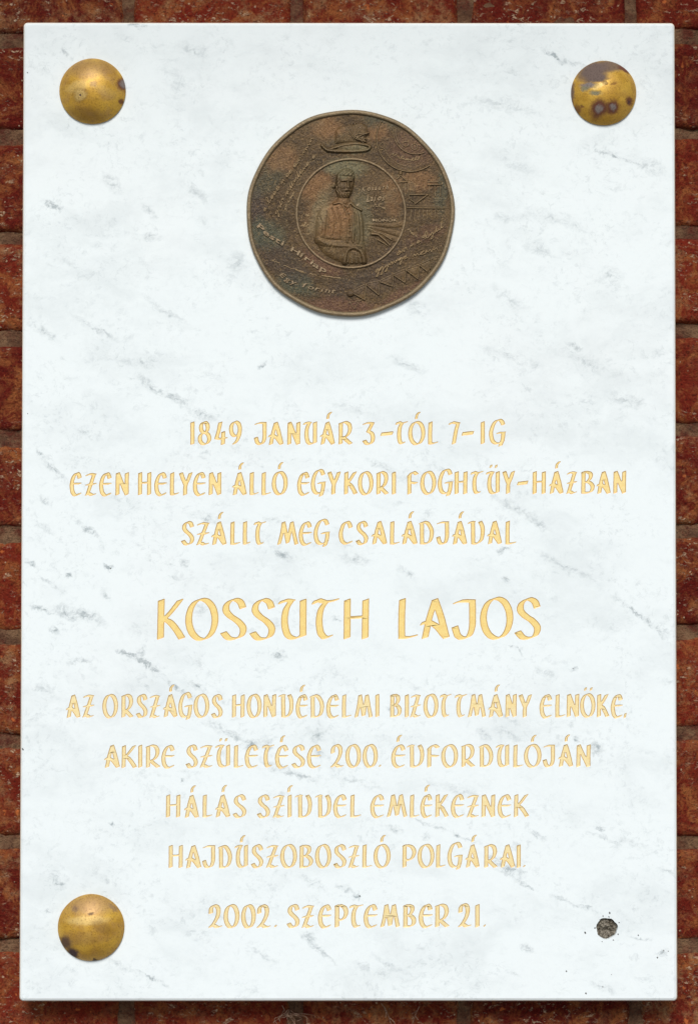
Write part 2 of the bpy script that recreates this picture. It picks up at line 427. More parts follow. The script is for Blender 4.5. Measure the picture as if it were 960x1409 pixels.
def build_bricks():
    V, F, T, D = [], [], [], []
    rnd = random.Random(11)
    for ri, (tl, tr, bl, br) in enumerate(allrows):
        par = (ri - first_row) % 2
        step = 232 if par == 0 else 464
        off = 175 if par == 0 else 59
        k0 = int((-2900 - off) / step)
        while off + k0 * step < 3900:
            j0, j1 = off + k0 * step, off + (k0 + 1) * step
            k0 += 1
            jt = rnd.uniform(6.5, 9.5)
            x0, x1 = XL + (j0 + jt) * UP, XL + (j1 - jt) * UP
            if x1 < -1.35 or x0 > 1.35:
                continue
            def zz(x, a, b):
                t = min(1.4, max(-0.4, (x - XL) / (XR - XL)))
                return a + (b - a) * t
            tz = rnd.uniform(0.0035, 0.0058); bz = rnd.uniform(0.0035, 0.0058)
            near = x1 > -0.40 and x0 < 0.40 and tl < 0.52 and bl > -0.52
            hidden = x0 > -0.20 and x1 < 0.20 and tl < 0.33 and bl > -0.33
            st = 0.003 if (near and not hidden) else 0.03
            nx = max(3, int((x1 - x0) / st)); nz = max(3, int(0.065 / st))
            proud = rnd.uniform(-0.0022, 0.0012)
            lean = rnd.uniform(-0.012, 0.012)
            tone = rnd.random(); dirt = rnd.uniform(0.05, 1.0) ** 1.3
            base = len(V)
            er = rnd.uniform(0.003, 0.006)
            for a in range(nz + 1):
                for b in range(nx + 1):
                    u, v = b / nx, a / nz
                    x = x0 + (x1 - x0) * u
                    zt_, zb_ = zz(x, tl, tr) - tz, zz(x, bl, br) + bz
                    z = zb_ + (zt_ - zb_) * v
                    de = min(u * (x1 - x0), (1 - u) * (x1 - x0), v * (zt_ - zb_), (1 - v) * (zt_ - zb_))
                    y = proud + lean * (v - 0.5) * 0.06
                    q = 0.0
                    if st < 0.01:
                        q = noise.noise(Vector((x * 45, ri * 3.1, z * 45))) * 0.0016 + noise.noise(Vector((x * 160, ri, z * 160))) * 0.0010
                        jx = noise.noise(Vector((x * 60, 5, z * 60)))
                        de = de + jx * 0.002
                        if de <= 0.0035 * 0.6:
                            z += noise.noise(Vector((x * 90, 9, ri))) * 0.0012
                    y += q
                    e = max(0.0, 1 - max(0.0, de) / er)
                    y += e * e * 0.0045
                    y = max(y, -0.0024)
                    V.append((x, y, z)); T.append(tone); D.append(dirt)
            W = nx + 1
            for a in range(nz):
                for b in range(nx):
                    i = base + a * W + b
                    F.append((i, i + 1, i + W + 1, i + W))
            # sides, running back behind the mortar
            ring = [base + b for b in range(W)] + [base + a * W + nx for a in range(1, nz + 1)] + \
                   [base + nz * W + b for b in range(nx - 1, -1, -1)] + [base + a * W for a in range(nz - 1, 0, -1)]
            s0 = len(V)
            for i in ring:
                V.append((V[i][0], 0.03, V[i][2])); T.append(tone); D.append(dirt)
            n = len(ring)
            for q in range(n):
                F.append((ring[q], s0 + q, s0 + (q + 1) % n, ring[(q + 1) % n]))
    o = mesh_obj("brickwork", V, F, M['brick'], wall, smooth=True, origin=(0, 0, -1.66))
    for nm, arr in (('brick_tone', T), ('brick_dirt', D)):
        at = o.data.attributes.new(nm, 'FLOAT', 'POINT')
        at.data.foreach_set('value', arr)
    return o

build_bricks()

def build_mortar():
    V, F = [], []
    xs = [-1.35, -0.9, -0.55] + list(np.arange(-0.40, -0.19, 0.005)) + list(np.arange(-0.19, 0.19, 0.012)) + list(np.arange(0.19, 0.4001, 0.005)) + [0.55, 0.9, 1.35]
    zs = [-1.66, -1.2, -0.8] + list(np.arange(-0.46, 0.4601, 0.005)) + [0.8, 0.984]
    for z in zs:
        for x in xs:
            y = 0.0026 + noise.noise(Vector((x * 50, 0, z * 50))) * 0.0012 + noise.noise(Vector((x * 140, 3, z * 140))) * 0.0008
            V.append((x, y, z))
    n = len(xs)
    for a in range(len(zs) - 1):
        for b in range(n - 1):
            i = a * n + b
            F.append((i, i + 1, i + n + 1, i + n))
    f0 = len(V)
    for (x, z) in ((-1.35, -1.66), (1.35, -1.66), (1.35, 0.984), (-1.35, 0.984)):
        V.append((x, 0.25, z))
    a0, a1, a2, a3 = 0, n - 1, len(zs) * n - 1, (len(zs) - 1) * n
    F += [(f0, f0 + 3, f0 + 2, f0 + 1)]
    F += [tuple([a0 + i * n for i in range(len(zs))]) + (f0 + 3, f0)]
    F += [tuple([a1 + i * n for i in reversed(range(len(zs)))]) + (f0 + 1, f0 + 2)]
    F += [tuple(reversed([a0 + i for i in range(n)])) + (f0, f0 + 1)]
    F += [tuple([a3 + i for i in range(n)]) + (f0 + 2, f0 + 3)]
    return mesh_obj("mortar", V, F, M['mortar'], wall, smooth=True, origin=(0, 0, -1.66))

build_mortar()

# unseen eave board added above the picture to shade the upper tablet a little
def shade_eave():
    k = NT("shade_eave_board")
    geo = k.n('ShaderNodeNewGeometry').outputs['Position']
    c = k.mix(k.rng(k.noise(k.mapping(geo, (0, 0, 0), (0, 0, 0), (0.3, 4, 4)), 12, 4), .35, .65), (0.10, 0.07, 0.045), (0.16, 0.115, 0.075))
    m = k.out(c, 0.8, 0, 0.25)
    x, y0, y1, z0, z1 = 1.4, -0.60, 0.26, 0.985, 1.03
    V = [(-x, y0, z0), (x, y0, z0), (x, y1, z0), (-x, y1, z0), (-x, y0, z1), (x, y0, z1), (x, y1, z1), (-x, y1, z1)]
    F = [(3, 2, 1, 0), (4, 5, 6, 7), (0, 1, 5, 4), (1, 2, 6, 5), (2, 3, 7, 6), (3, 0, 4, 7)]
    mesh_obj("shade_eave", V, F, m, wall)
shade_eave()

# ground in front of the wall (below the picture; it throws light back up)
def ground():
    k = NT("grey_paving")
    geo = k.n('ShaderNodeNewGeometry').outputs['Position']
    br = k.n('ShaderNodeTexBrick')
    k.put(br.inputs['Vector'], geo)
    br.inputs['Scale'].default_value = 2.5
    br.inputs['Color1'].default_value = (0.17, 0.165, 0.155, 1)
    br.inputs['Color2'].default_value = (0.21, 0.20, 0.19, 1)
    br.inputs['Mortar'].default_value = (0.16, 0.15, 0.14, 1)
    br.inputs['Mortar Size'].default_value = 0.012
    c = k.mix(k.rng(k.noise(geo, 6, 5), 0.35, 0.7, 0, 0.5), br.outputs['Color'], (0.13, 0.125, 0.115))
    k.bump(k.noise(geo, 90, 4), 0.4, 0.004)
    m = k.out(c, 0.9, 0, 0.25)
    o = mesh_obj("pavement", [(-60, -60, -1.66), (60, -60, -1.66), (60, 60, -1.66), (-60, 60, -1.66)], [(0, 1, 2, 3)], m, origin=(0, 0, -1.66))
    tag(o, kind='structure')
ground()

# ------------------------------------------------------------------ lettering
def cr(pts, n=10):
    """Catmull-Rom through the points"""
    pts = [np.array(p, float) for p in pts]
    out = []
    P_ = [2 * pts[0] - pts[1]] + pts + [2 * pts[-1] - pts[-2]]
    for i in range(1, len(P_) - 2):
        p0, p1, p2, p3 = P_[i - 1], P_[i], P_[i + 1], P_[i + 2]
        for t in np.linspace(0, 1, n, endpoint=False):
            out.append(0.5 * ((2 * p1) + (-p0 + p2) * t + (2 * p0 - 5 * p1 + 4 * p2 - p3) * t * t + (-p0 + 3 * p1 - 3 * p2 + p3) * t ** 3))
    out.append(pts[-1])
    return out

def ell(cx, cy, rx, ry, n=36):
    return [(cx + rx * math.cos(a), cy + ry * math.sin(a)) for a in np.linspace(0, 2 * math.pi, n + 1)]

def L(*p): return ('l', p)
def C(*p): return ('c', p)
def E(*a): return ('l', tuple(ell(*a)))

# uncial hand; skeletons in a box, u 0..1 across, v 0..1 from baseline to cap height
GLYPHS = {
    'I': [L((.5, 0), (.5, 1))],
    'L': [C((.06, 1), (0, .5), (.0, .02)), C((0, 0), (.45, 0.0), (1, .04))],
    'H': [L((.02, 0), (.04, 1)), L((.97, 0), (1, 1)), L((.05, .53), (.95, .56))],
    'N': [L((0, 0), (.04, .97)), C((.04, 1), (.4, .6), (.97, 0)), C((1, 1), (.97, .5), (.97, .02))],
    'M': [C((0, 0), (.16, .5), (.26, 1)), L((.26, 1), (.5, .06)), L((.5, .06), (.74, 1)), C((.74, 1), (.86, .5), (1, 0))],
    'A': [C((.07, 0), (.25, .5), (.50, .98)), C((.50, 1), (.76, .55), (1, 0)), C((0, .36), (.12, .43), (.35, .38), (.62, .27), (.95, .03))],
    'B': [L((.02, 0), (.05, 1)), C((0, .97), (.35, 1.0), (.74, .93), (.80, .76), (.60, .60), (.22, .50)),
          C((.22, .52), (.65, .50), (.97, .34), (.94, .14), (.65, .02), (.02, 0))],
    'C': [C((1, .74), (.88, .92), (.62, 1), (.28, .88), (.05, .6), (0, .38), (.12, .13), (.42, 0), (.72, 0), (1, .08))],
    'D': [L((.10, .95), (.12, 0)), C((0, .93), (.28, 1), (.62, .94), (.92, .70), (1, .45), (.88, .16), (.58, .01), (.12, 0))],
    'E': [C((1, .78), (.86, .94), (.62, 1), (.28, .86), (.05, .60), (0, .38), (.12, .10), (.42, -.04), (.70, -.03), (.96, .04)),
          L((.04, .50), (1, .51))],
    'F': [L((.04, 0), (.05, .88)), C((.0, .83), (.30, .97), (.62, 1.02), (1, .92)), L((.05, .53), (.92, .50))],
    'G': [C((.94, .90), (.82, 1.06), (.58, 1.12), (.26, .98), (.04, .66), (0, .40), (.12, .12), (.38, .0), (.66, .02), (.90, .12)),
          C((.96, .50), (.92, .25), (.82, .02), (.72, -.10)), L((.58, .50), (1, .52))],
    'J': [C((.08, .93), (.35, .97), (.95, .97)), C((.94, .97), (.95, .55), (.92, .25), (.75, .04), (.45, -.02), (.16, .05), (0, .28))],
    'K': [L((0, 0), (.04, 1)), C((.12, .47), (.5, .70), (.92, 1)), C((.14, .50), (.45, .42), (.75, .22), (1, 0))],
    'O': [E(.5, .5, .5, .53)],
    'P': [L((.03, 0), (.05, 1)), C((0, .96), (.38, 1.0), (.82, .90), (1, .68), (.85, .45), (.50, .31), (.14, .32))],
    'R': [L((.03, 0), (.05, .97)), C((0, .95), (.40, 1.02), (.80, .94), (.95, .72), (.82, .48), (.50, .32), (.24, .28)), C((.26, .31), (.6, .16), (1, 0))],
    'S': [C((.96, .80), (.82, .96), (.50, 1.02), (.18, .90), (.13, .72), (.36, .57), (.72, .44), (.97, .26), (.88, .06), (.55, -.02), (.24, .0), (0, .14))],
    'T': [C((0, .92), (.14, 1.0), (.5, .95), (1, 1.0)), C((.52, .94), (.28, .74), (.20, .42), (.28, .12), (.50, 0), (.70, .04))],
    'U': [C((0, .93), (.14, 1.0), (.48, .98)), C((.42, .97), (.20, .74), (.14, .40), (.26, .10), (.50, 0), (.76, .02), (.95, .10)), L((.96, 1), (.95, .06))],
    'V': [C((0, .95), (.12, 1), (.30, .98)), L((.24, .98), (.26, 0)), C((.26, 0), (.58, .0), (.90, .18), (1, .50), (.96, .80), (.80, 1))],
    'Y': [C((0, 1), (.22, .72), (.46, .46)), C((1, 1), (.72, .66), (.46, .40), (.42, 0))],
    'Z': [C((.08, .92), (.4, .98), (1, .95)), L((.92, .94), (.08, .04)), L((.06, .48), (1, .51)), C((0, .0), (.3, .06), (.6, -.01), (.95, .02))],
    '0': [E(.5, .5, .5, .53)],
    '1': [L((.5, 0), (.55, 1))],
    '2': [C((.02, .66), (.06, .88), (.36, 1.03), (.72, .95), (.84, .74), (.70, .46), (.38, .20), (0, .0)), C((0, .02), (.35, .08), (.65, .0), (1, .02))],
    '3': [C((.05, .93), (.35, .98), (.96, .96)), L((.94, .96), (.45, .58)), C((.42, .58), (.82, .50), (1, .30), (.90, .08), (.55, -.02), (.22, .02), (0, .14))],
    '4': [C((.42, 1), (.22, .6), (0, .28)), C((0, .26), (.5, .24), (1, .27)), L((.74, .56), (.70, 0))],
    '7': [C((0, .93), (.25, 1.0), (1, .95)), C((.95, .96), (.66, .55), (.42, 0))],
    '8': [E(.48, .77, .36, .25), E(.5, .25, .5, .27)],
    '9': [E(.48, .69, .48, .34), C((.96, .72), (.90, .42), (.65, .14), (.36, 0))],
    '-': [L((0, .44), (1, .50))],
    '.': [L((.3, .03), (.7, .03))],
    ',': [L((.9, .12), (.1, -.05))],
}
BASEOF = {'Á': 'A', 'É': 'E', 'Í': 'I', 'Ó': 'O', 'Ö': 'O', 'Ú': 'U', 'Ü': 'U'}

def capfun(x0, t0, b0, x1, t1, b1):
    def f(x):
        q = (x - x0) / (x1 - x0)
        return t0 + (t1 - t0) * q, b0 + (b1 - b0) * q
    return f

# each line: cap-top / baseline, nib, style, words as (text, [x0, x1, ...]) measured on the photo
LINES = [
    (capfun(260, 580, 612.3, 695, 579.5, 611.3), 4.7, .66, 'gilt_mid', [
        ("1849", [261.5, 268, 272, 290.8, 295, 313.3, 315, 333.3]),
        ("JANUÁR", [349.2, 367.5, 368.7, 390, 395, 413.3, 416.7, 436.7, 440, 460.8, 465.3, 485]),
        ("3-TÓL", [498.3, 515.8, 523, 541.3, 543.7, 561, 561.3, 585, 588.7, 602.5]),
        ("7-IG", [616.7, 633.3, 634.7, 652, 660.5, 667.2, 672.5, 695.8])]),
    (capfun(95, 649.9, 682, 860, 647.6, 679.3), 4.7, .66, 'gilt_mid', [
        ("EZEN", [95.8, 112.5, 116.7, 133, 136.3, 153.7, 158.7, 177.5]),
        ("HELYEN", [189.5, 208.3, 212.2, 229.7, 233.7, 246.7, 246.3, 265, 265.3, 283, 287, 304.7]),
        ("ÁLLÓ", [319.2, 339.5, 343.3, 355.8, 359.7, 372.5, 373.8, 395.8]),
        ("EGYKORI", [408.7, 425.8, 427.5, 448.3, 450.3, 468.7, 473, 491.7, 492.2, 513.7, 517.2, 534.7, 538.8, 544.7]),
        ("FOGHTÜY-HÁZBAN", [559.7, 575.8, 577.8, 600, 602, 623.3, 624.7, 643, 647, 664.7, 668, 688, 690.8, 708.3, 710.8, 726.7,
                            732, 750.8, 755, 775, 778.7, 793.7, 799, 818, 820.3, 840, 843.3, 861.3])]),
    (capfun(249, 717.6, 750, 710, 716.3, 749), 4.7, .66, 'gilt_mid', [
        ("SZÁLLT", [249, 267.5, 270, 288.3, 290.8, 311.7, 316.7, 330.8, 334, 344.6, 349, 366]),
        ("MEG", [381.3, 410.3, 410.8, 429, 431.3, 454]),
        ("CSALÁDJÁVAL", [465.8, 485, 489, 506.7, 510.8, 532.5, 536.3, 550, 552, 574.2, 575.8, 596.7, 599.7, 618.3, 621.7, 642.5,
                         643.3, 666.7, 670, 690.3, 695, 710])]),
    (capfun(216, 824, 880.5, 745, 822.5, 879), 8.3, .85, 'gilt', [
        ("KOSSUTH", [216, 254.8, 254.8, 300.6, 302.7, 340, 343, 379.4, 382.3, 423, 428.4, 466.9, 472, 507.7]),
        ("LAJOS", [547.7, 574.8, 577.7, 618.5, 620.9, 655.9, 660, 706, 707.5, 744.5])]),
    (capfun(90, 955.4, 987.6, 860, 954.8, 987), 4.6, .64, 'gilt_pale', [
        ("AZ", [90.8, 110.8, 113.3, 129.7]),
        ("ORSZÁGOS", [140.8, 162.5, 166.7, 183.7, 187, 203.3, 205.3, 220.3, 224.2, 244.3, 245.3, 265, 266.3, 288, 290.3, 306.7]),
        ("HONVÉDELMI", [318.8, 336.7, 339.2, 360, 362.2, 380, 383, 403.7, 406.7, 423.3, 425.8, 445.8, 448.7, 466.3, 470.3, 483.3, 487.5, 512.5, 516.2, 521.8]),
        ("BIZOTTMÁNY", [536.3, 552.5, 556.7, 562.5, 564, 578.7, 582.2, 603, 604.7, 620.8, 625.3, 642.5, 643.3, 668.3, 671.3, 691.7, 695, 710.8, 713.3, 731.7]),
        ("ELNÖKE,", [742, 759.2, 763.7, 777.5, 779.2, 796.7, 797.5, 819, 820.8, 838, 840, 856.5, 857.5, 862])]),
    (capfun(143, 1025, 1056.8, 812, 1024, 1055.5), 4.6, .64, 'gilt_pale', [
        ("AKIRE", [143.3, 165, 167.2, 188.3, 190.2, 195.8, 200.3, 220.3, 222, 240.3]),
        ("SZÜLETÉSE", [255.3, 272.5, 274.7, 292.5, 295.8, 317.2, 321.7, 334.7, 336.7, 355, 360.3, 377.5, 378.3, 396.7, 400.8, 420, 422.2, 441.7]),
        ("200.", [454.7, 473.3, 475, 496.7, 498.7, 519.7, 520.5, 524.7]),
        ("ÉVFORDULÓJÁN", [538, 557.5, 559.2, 583.3, 587, 605, 606.7, 630, 634.2, 653.3, 658.3, 678.3, 681.7, 700.8, 705.8, 719.7, 720.5, 744.7,
                          746.3, 763.8, 767.5, 788.3, 792.5, 812.5])]),
    (capfun(228, 1093.5, 1125.2, 728, 1092.6, 1124.4), 4.6, .64, 'gilt_pale', [
        ("HÁLÁS", [228, 248.3, 253.3, 273.7, 278.7, 292, 295.8, 316.7, 320, 339.2]),
        ("SZÍVVEL", [353.3, 371.7, 375, 391.3, 395.6, 401.3, 405.5, 429.2, 433.3, 455.8, 458.3, 476.7, 481.7, 496.7]),
        ("EMLÉKEZNEK", [509.2, 528.3, 532, 560, 563.7, 576.7, 578, 594.5, 598.7, 617, 620, 638.3, 641.7, 658.7, 662, 681.2, 684.2, 703, 706.7, 727.5])]),
    (capfun(231, 1162.5, 1194.5, 723, 1161.6, 1194), 4.6, .64, 'gilt_pale', [
        ("HAJDÚSZOBOSZLÓ", [231.7, 251.7, 255, 277, 278, 296.7, 299.7, 319.2, 322.5, 341.7, 345, 362.5, 365.8, 383, 385.3, 408.7, 411.7, 430.8,
                            433.3, 455.8, 458.3, 476.7, 478.7, 494.2, 498.3, 512, 513.7, 537.2]),
        ("POLGÁRAI.", [553, 572.5, 574.2, 597.5, 599.7, 612.5, 615.3, 636.7, 639.7, 659.7, 665.5, 684.2, 687.5, 708.3, 710.5, 716.2, 718.7, 723])]),
    (capfun(286, 1245, 1277, 668, 1243.6, 1276), 5.0, .70, 'gilt_pale', [
        ("2002.", [286.7, 305.8, 307.5, 329.5, 331.7, 352, 353.3, 372.5, 376.5, 382]),
        ("SZEPTEMBER", [394.2, 412.5, 414.7, 432, 437.2, 455.8, 460, 479.2, 480.3, 499.7, 500, 519.2, 523, 550, 554.2, 572.5, 575.8, 595, 598, 618]),
        ("21.", [630, 648.3, 653, 660, 664.5, 668.5])]),
]

def letter_quads(ch, x0, x1, top, base, wn_, t, jit):
    """nib sweeps of one letter as quads in (x, -y) pixels"""
    quads = []
    acc = None
    b = BASEOF.get(ch, ch)
    ang = R({'-': 68, '.': 45, ',': 30}.get(b, 20) + jit.uniform(-2, 2))
    ww = wn_ * {'.': .55, ',': .5, '-': .85}.get(b, 1.0)
    H = base - top
    if b == 'M':
        ww *= 0.9
    hx, hy = ww / 2 * math.cos(ang) + t, ww / 2 * math.sin(ang) + t
    def q(u, v):
        return np.array((x0 + hx + u * max(0.0, x1 - x0 - 2 * hx), -(base - hy - v * (H - 2 * hy))))
    nib = np.array((math.cos(ang), math.sin(ang))) * ww / 2
    for kind, pts in GLYPHS[b]:
        pts = [q(*p) for p in pts]
        if kind == 'c':
            pts = cr(pts, 7)
        for i in range(len(pts) - 1):
            quads.append(np.array([pts[i] - nib, pts[i] + nib, pts[i + 1] + nib, pts[i + 1] - nib]))
    if ch in 'ÁÉÍÓÚ':
        cx = x0 + (x1 - x0) * {'Á': .62, 'É': .58, 'Í': .6, 'Ó': .56, 'Ú': .6}[ch]
        n2 = np.array((math.cos(R(12)), math.sin(R(12)))) * 1.3
        pp = cr([(cx - 2.0, -(top - 4.0)), (cx - 1.2, -(top - 9.0)), (cx + 1.8, -(top - 12.3))], 5)
        for i in range(len(pp) - 1):
            quads.append(np.array([pp[i] - n2, pp[i] + n2, pp[i + 1] + n2, pp[i + 1] - n2]))
    if ch in 'ÖÜ':
        for k in (.36, .72):
            cx = x0 + (x1 - x0) * k
            n2 = np.array((1.0, 0.4)); a, c = np.array((cx - .5, -(top - 5.2))), np.array((cx + .5, -(top - 8.0)))
            quads.append(np.array([a - n2, a + n2, c + n2, c - n2]))
    return quads

def quad_sdf(X, Y, q):
    d2 = np.full(X.shape, 1e9)
    s = np.ones(X.shape)
    j = len(q) - 1
    for i in range(len(q)):
        ex, ey = q[j] - q[i]
        wx, wy = X - q[i][0], Y - q[i][1]
        t = np.clip((wx * ex + wy * ey) / max(1e-9, ex * ex + ey * ey), 0, 1)
        bx, by = wx - ex * t, wy - ey * t
        d2 = np.minimum(d2, bx * bx + by * by)
        c1, c2, c3 = Y >= q[i][1], Y < q[j][1], ex * wy > ey * wx
        flip = (c1 & c2 & c3) | (~c1 & ~c2 & ~c3)
        s = np.where(flip, -s, s)
        j = i
    return s * np.sqrt(d2)

SEG = {1: [(0, 3)], 2: [(1, 0)], 3: [(1, 3)], 4: [(2, 1)], 5: [(0, 3), (2, 1)], 6: [(2, 0)], 7: [(2, 3)], 8: [(3, 2)], 9: [(0, 2)],
       10: [(1, 0), (3, 2)], 11: [(1, 2)], 12: [(3, 1)], 13: [(0, 1)], 14: [(3, 0)]}

def contours(f, gx, gy):
    ins = f < 0
    code = ins[:-1, :-1] * 1 + ins[:-1, 1:] * 2 + ins[1:, 1:] * 4 + ins[1:, :-1] * 8
    nxt, pos = {}, {}
    for i, j in zip(*np.nonzero((code > 0) & (code < 15))):
        for a, b in SEG[int(code[i, j])]:
            ks = []
            for e in (a, b):
                if e == 0: k, p, r = (0, i, j), (i, j), (i, j + 1)
                elif e == 2: k, p, r = (0, i + 1, j), (i + 1, j), (i + 1, j + 1)
                elif e == 3: k, p, r = (1, i, j), (i, j), (i + 1, j)
                else: k, p, r = (1, i, j + 1), (i, j + 1), (i + 1, j + 1)
                if k not in pos:
                    f0, f1 = f[p], f[r]
                    t = f0 / (f0 - f1)
                    pos[k] = (gx[p[1]] + (gx[r[1]] - gx[p[1]]) * t, gy[p[0]] + (gy[r[0]] - gy[p[0]]) * t)
                ks.append(k)
            nxt[ks[0]] = ks[1]
    loops = []
    while nxt:
        k0, k = None, next(iter(nxt))
        k0 = k
        lp = []
        while k in nxt:
            lp.append(pos[k])
            k = nxt.pop(k)
        if len(lp) > 6:
            loops.append(np.array(lp))
    return loops

def simplify(lp, tol=0.05):
    """thin a closed loop, keeping its corners"""
    keep = []
    n = len(lp)
    i = 0
    while i < n:
        keep.append(i)
        j = i + 2
        while j <= min(n, i + 14):
            a, b = lp[i], lp[j % n]
            d = b - a
            l = math.hypot(*d)
            if l < 1e-6:
                break
            m = lp[i + 1:min(j, n)] - a
            if len(m) and np.max(np.abs(m[:, 0] * d[1] - m[:, 1] * d[0])) / l > tol:
                break
            j += 1
        i = j - 1
    return lp[keep]

def inset_loop(lp, allseg, wd):
    """points moved inward (to the left), never past 0.42 of the stroke"""
    n = len(lp)
    tg = np.roll(lp, -1, 0) - np.roll(lp, 1, 0)
    tg /= np.maximum(1e-9, np.hypot(tg[:, 0], tg[:, 1]))[:, None]
    nm = np.stack([-tg[:, 1], tg[:, 0]], 1)
    A, B = allseg
    dist = np.empty(n)
    for i in range(n):
        p, d = lp[i], nm[i]
        e = B - A
        den = d[0] * e[:, 1] - d[1] * e[:, 0]
        w_ = A - p
        with np.errstate(divide='ignore', invalid='ignore'):
            t = (w_[:, 0] * e[:, 1] - w_[:, 1] * e[:, 0]) / den
            s = (w_[:, 0] * d[1] - w_[:, 1] * d[0]) / den
        ok = (t > 0.15) & (s >= -0.01) & (s <= 1.01) & np.isfinite(t)
        lim = t[ok].min() if ok.any() else 4.0
        dist[i] = min(wd, 0.36 * lim)
    for _ in range(2):
        dist = np.minimum(dist, (np.roll(dist, 1) + dist + np.roll(dist, -1)) / 3)
    return lp + nm * dist[:, None], dist / wd

def area(lp):
    return 0.5 * np.sum(lp[:, 0] * np.roll(lp[:, 1], -1) - np.roll(lp[:, 0], -1) * lp[:, 1])

def inside_loop(p, lp):
    x, y = p
    a, b = lp, np.roll(lp, -1, 0)
    c = (a[:, 1] > y) != (b[:, 1] > y)
    with np.errstate(divide='ignore', invalid='ignore'):
        xi = a[:, 0] + (y - a[:, 1]) / (b[:, 1] - a[:, 1]) * (b[:, 0] - a[:, 0])
    return bool(np.sum(c & (x < xi)) % 2)

def fill(loops3d):
    """triangles over loops (list of lists of world Vectors lying in one y plane), facing -Y"""
    flat = [v for l in loops3d for v in l]
    tri = tessellate_polygon([[Vector((v.x * 1000, v.z * 1000, 0)) for v in l] for l in loops3d])
    out = []
    for t in tri:
        a, b, c = (flat[i] for i in t)
        s = (b.x - a.x) * (c.z - a.z) - (b.z - a.z) * (c.x - a.x)
        if abs(s) < 1e-14:
            continue
        out.append(tuple(t) if s > 0 else (t[0], t[2], t[1]))
    return flat, out

plaque = empty("memorial_plaque", PLQ)
tag(plaque, "white grey-veined marble tablet with gilded engraved inscription fixed to the brick wall", "plaque")

HOLES = []          # loops cut through the marble's face
DEPTH = 0.00030
jit = random.Random(3)
for (cap, nib, th, style, words) in LINES:
    xs = [x for _, wx in words for x in wx]
    xm = (min(xs) + max(xs)) / 2
    ln = empty("inscription_line", P(xm, cap(xm)[1], YF), plaque)
    for text, wx in words:
        quads = []
        for i, ch in enumerate(text):
            a, b = wx[2 * i], wx[2 * i + 1]
            tp, bs = cap((a + b) / 2)
            dj = jit.uniform(-.35, .35)
            for q in letter_quads(ch, a, b, tp + dj, bs + dj, nib, th, jit):
                quads.append((q, th))
        allp = np.concatenate([q for q, _ in quads])
        h = 0.3 if nib < 7 else 0.4
        gx = np.arange(allp[:, 0].min() - 3, allp[:, 0].max() + 3, h)
        gy = np.arange(allp[:, 1].min() - 3, allp[:, 1].max() + 3, h)
        f = np.full((len(gy), len(gx)), 9.0)
        for q, t in quads:
            x0, x1 = np.searchsorted(gx, (q[:, 0].min() - 2.5, q[:, 0].max() + 2.5))
            y0, y1 = np.searchsorted(gy, (q[:, 1].min() - 2.5, q[:, 1].max() + 2.5))
            X, Y = np.meshgrid(gx[x0:x1], gy[y0:y1])
            f[y0:y1, x0:x1] = np.minimum(f[y0:y1, x0:x1], quad_sdf(X, Y, q) - t)
        # hand-cut unevenness
        X, Y = np.meshgrid(gx, gy)
        f += 0.14 * np.sin(X * 0.83 + 1.7 * np.sin(Y * 0.41)) * np.sin(Y * 0.71 + 1.3 * np.sin(X * 0.37))
        loops = [simplify(l) for l in contours(f, gx, gy)]
        loops = [l for l in loops if len(l) > 4 and abs(area(l)) > 0.8]
        A = np.concatenate(loops); B = np.concatenate([np.roll(l, -1, 0) for l in loops])
        V, F, MI = [], [], []
        floor = []
        for l in loops:
            il, frac = inset_loop(l, (A, B), 1.10 if nib < 7 else 1.2)
            top_ = [P(x, -y, YF) for x, y in l]
            HOLES.append(top_)
            n = len(l); b0 = len(V)
            V += top_
            bot = []
            for (x, y), fr in zip(il, frac):
                p = P(x, -y, YF)
                p.y = YF + DEPTH * (0.25 + 0.75 * fr)
                bot.append(p)
            V += bot
            floor.append((b0 + n, bot))
            for i in range(n):
                j = (i + 1) % n
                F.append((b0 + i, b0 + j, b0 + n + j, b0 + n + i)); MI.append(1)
        # the floor takes its triangles from the outline it was moved in from
        outer = [i for i in range(len(loops)) if area(loops[i]) > 0]
        for oi in outer:
            grp = [oi]
            for hi in range(len(loops)):
                if area(loops[hi]) < 0:
                    near = min(outer, key=lambda o: 0 if inside_loop(loops[hi][0], loops[o]) else 1)
                    if near == oi and inside_loop(loops[hi][0], loops[oi]):
                        grp.append(hi)
            flat, tri = fill([[P(x, -y, YF) for x, y in loops[i]] for i in grp])
            idx = [floor[i][0] + q for i in grp for q in range(len(loops[i]))]
            for t in tri:
                F.append(tuple(idx[i] for i in t)); MI.append(0)
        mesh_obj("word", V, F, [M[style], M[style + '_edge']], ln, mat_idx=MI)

# ------------------------------------------------------------------ the slab, its face pierced by the letters and the open screw hole
c1, c2, c3, c4 = P(32, 30.3, YF), P(928.3, 31, YF), P(932, 1378, YF), P(26.3, 1378.3, YF)
SX0, SX1 = (c1.x + c4.x) / 2, (c2.x + c3.x) / 2
SZ0, SZ1 = (c3.z + c4.z) / 2, (c1.z + c2.z) / 2
print("SLAB corners", [tuple(round(q, 4) for q in c) for c in (c1, c2, c3, c4)], "PX", PX)
# a tablet hung a hair out of true: keep the four measured corners
CORN = [(c4.x, c4.z), (c3.x, c3.z), (c2.x, c2.z), (c1.x, c1.z)]     # ccw from lower left, as seen

def slab_loop(ins, r, y):
    out = []
    for i, (x, z) in enumerate(CORN):
        sx, sz = (1, 1) if i == 0 else (-1, 1) if i == 1 else (-1, -1) if i == 2 else (1, -1)
        cx, cz = x + sx * (ins + r), z + sz * (ins + r)
        a0 = (180, 270, 0, 90)[i]
        for k in range(7):
            a = R(a0 + 15 * k)
            out.append(Vector((cx + r * math.cos(a), y, cz + r * math.sin(a))))
    return out

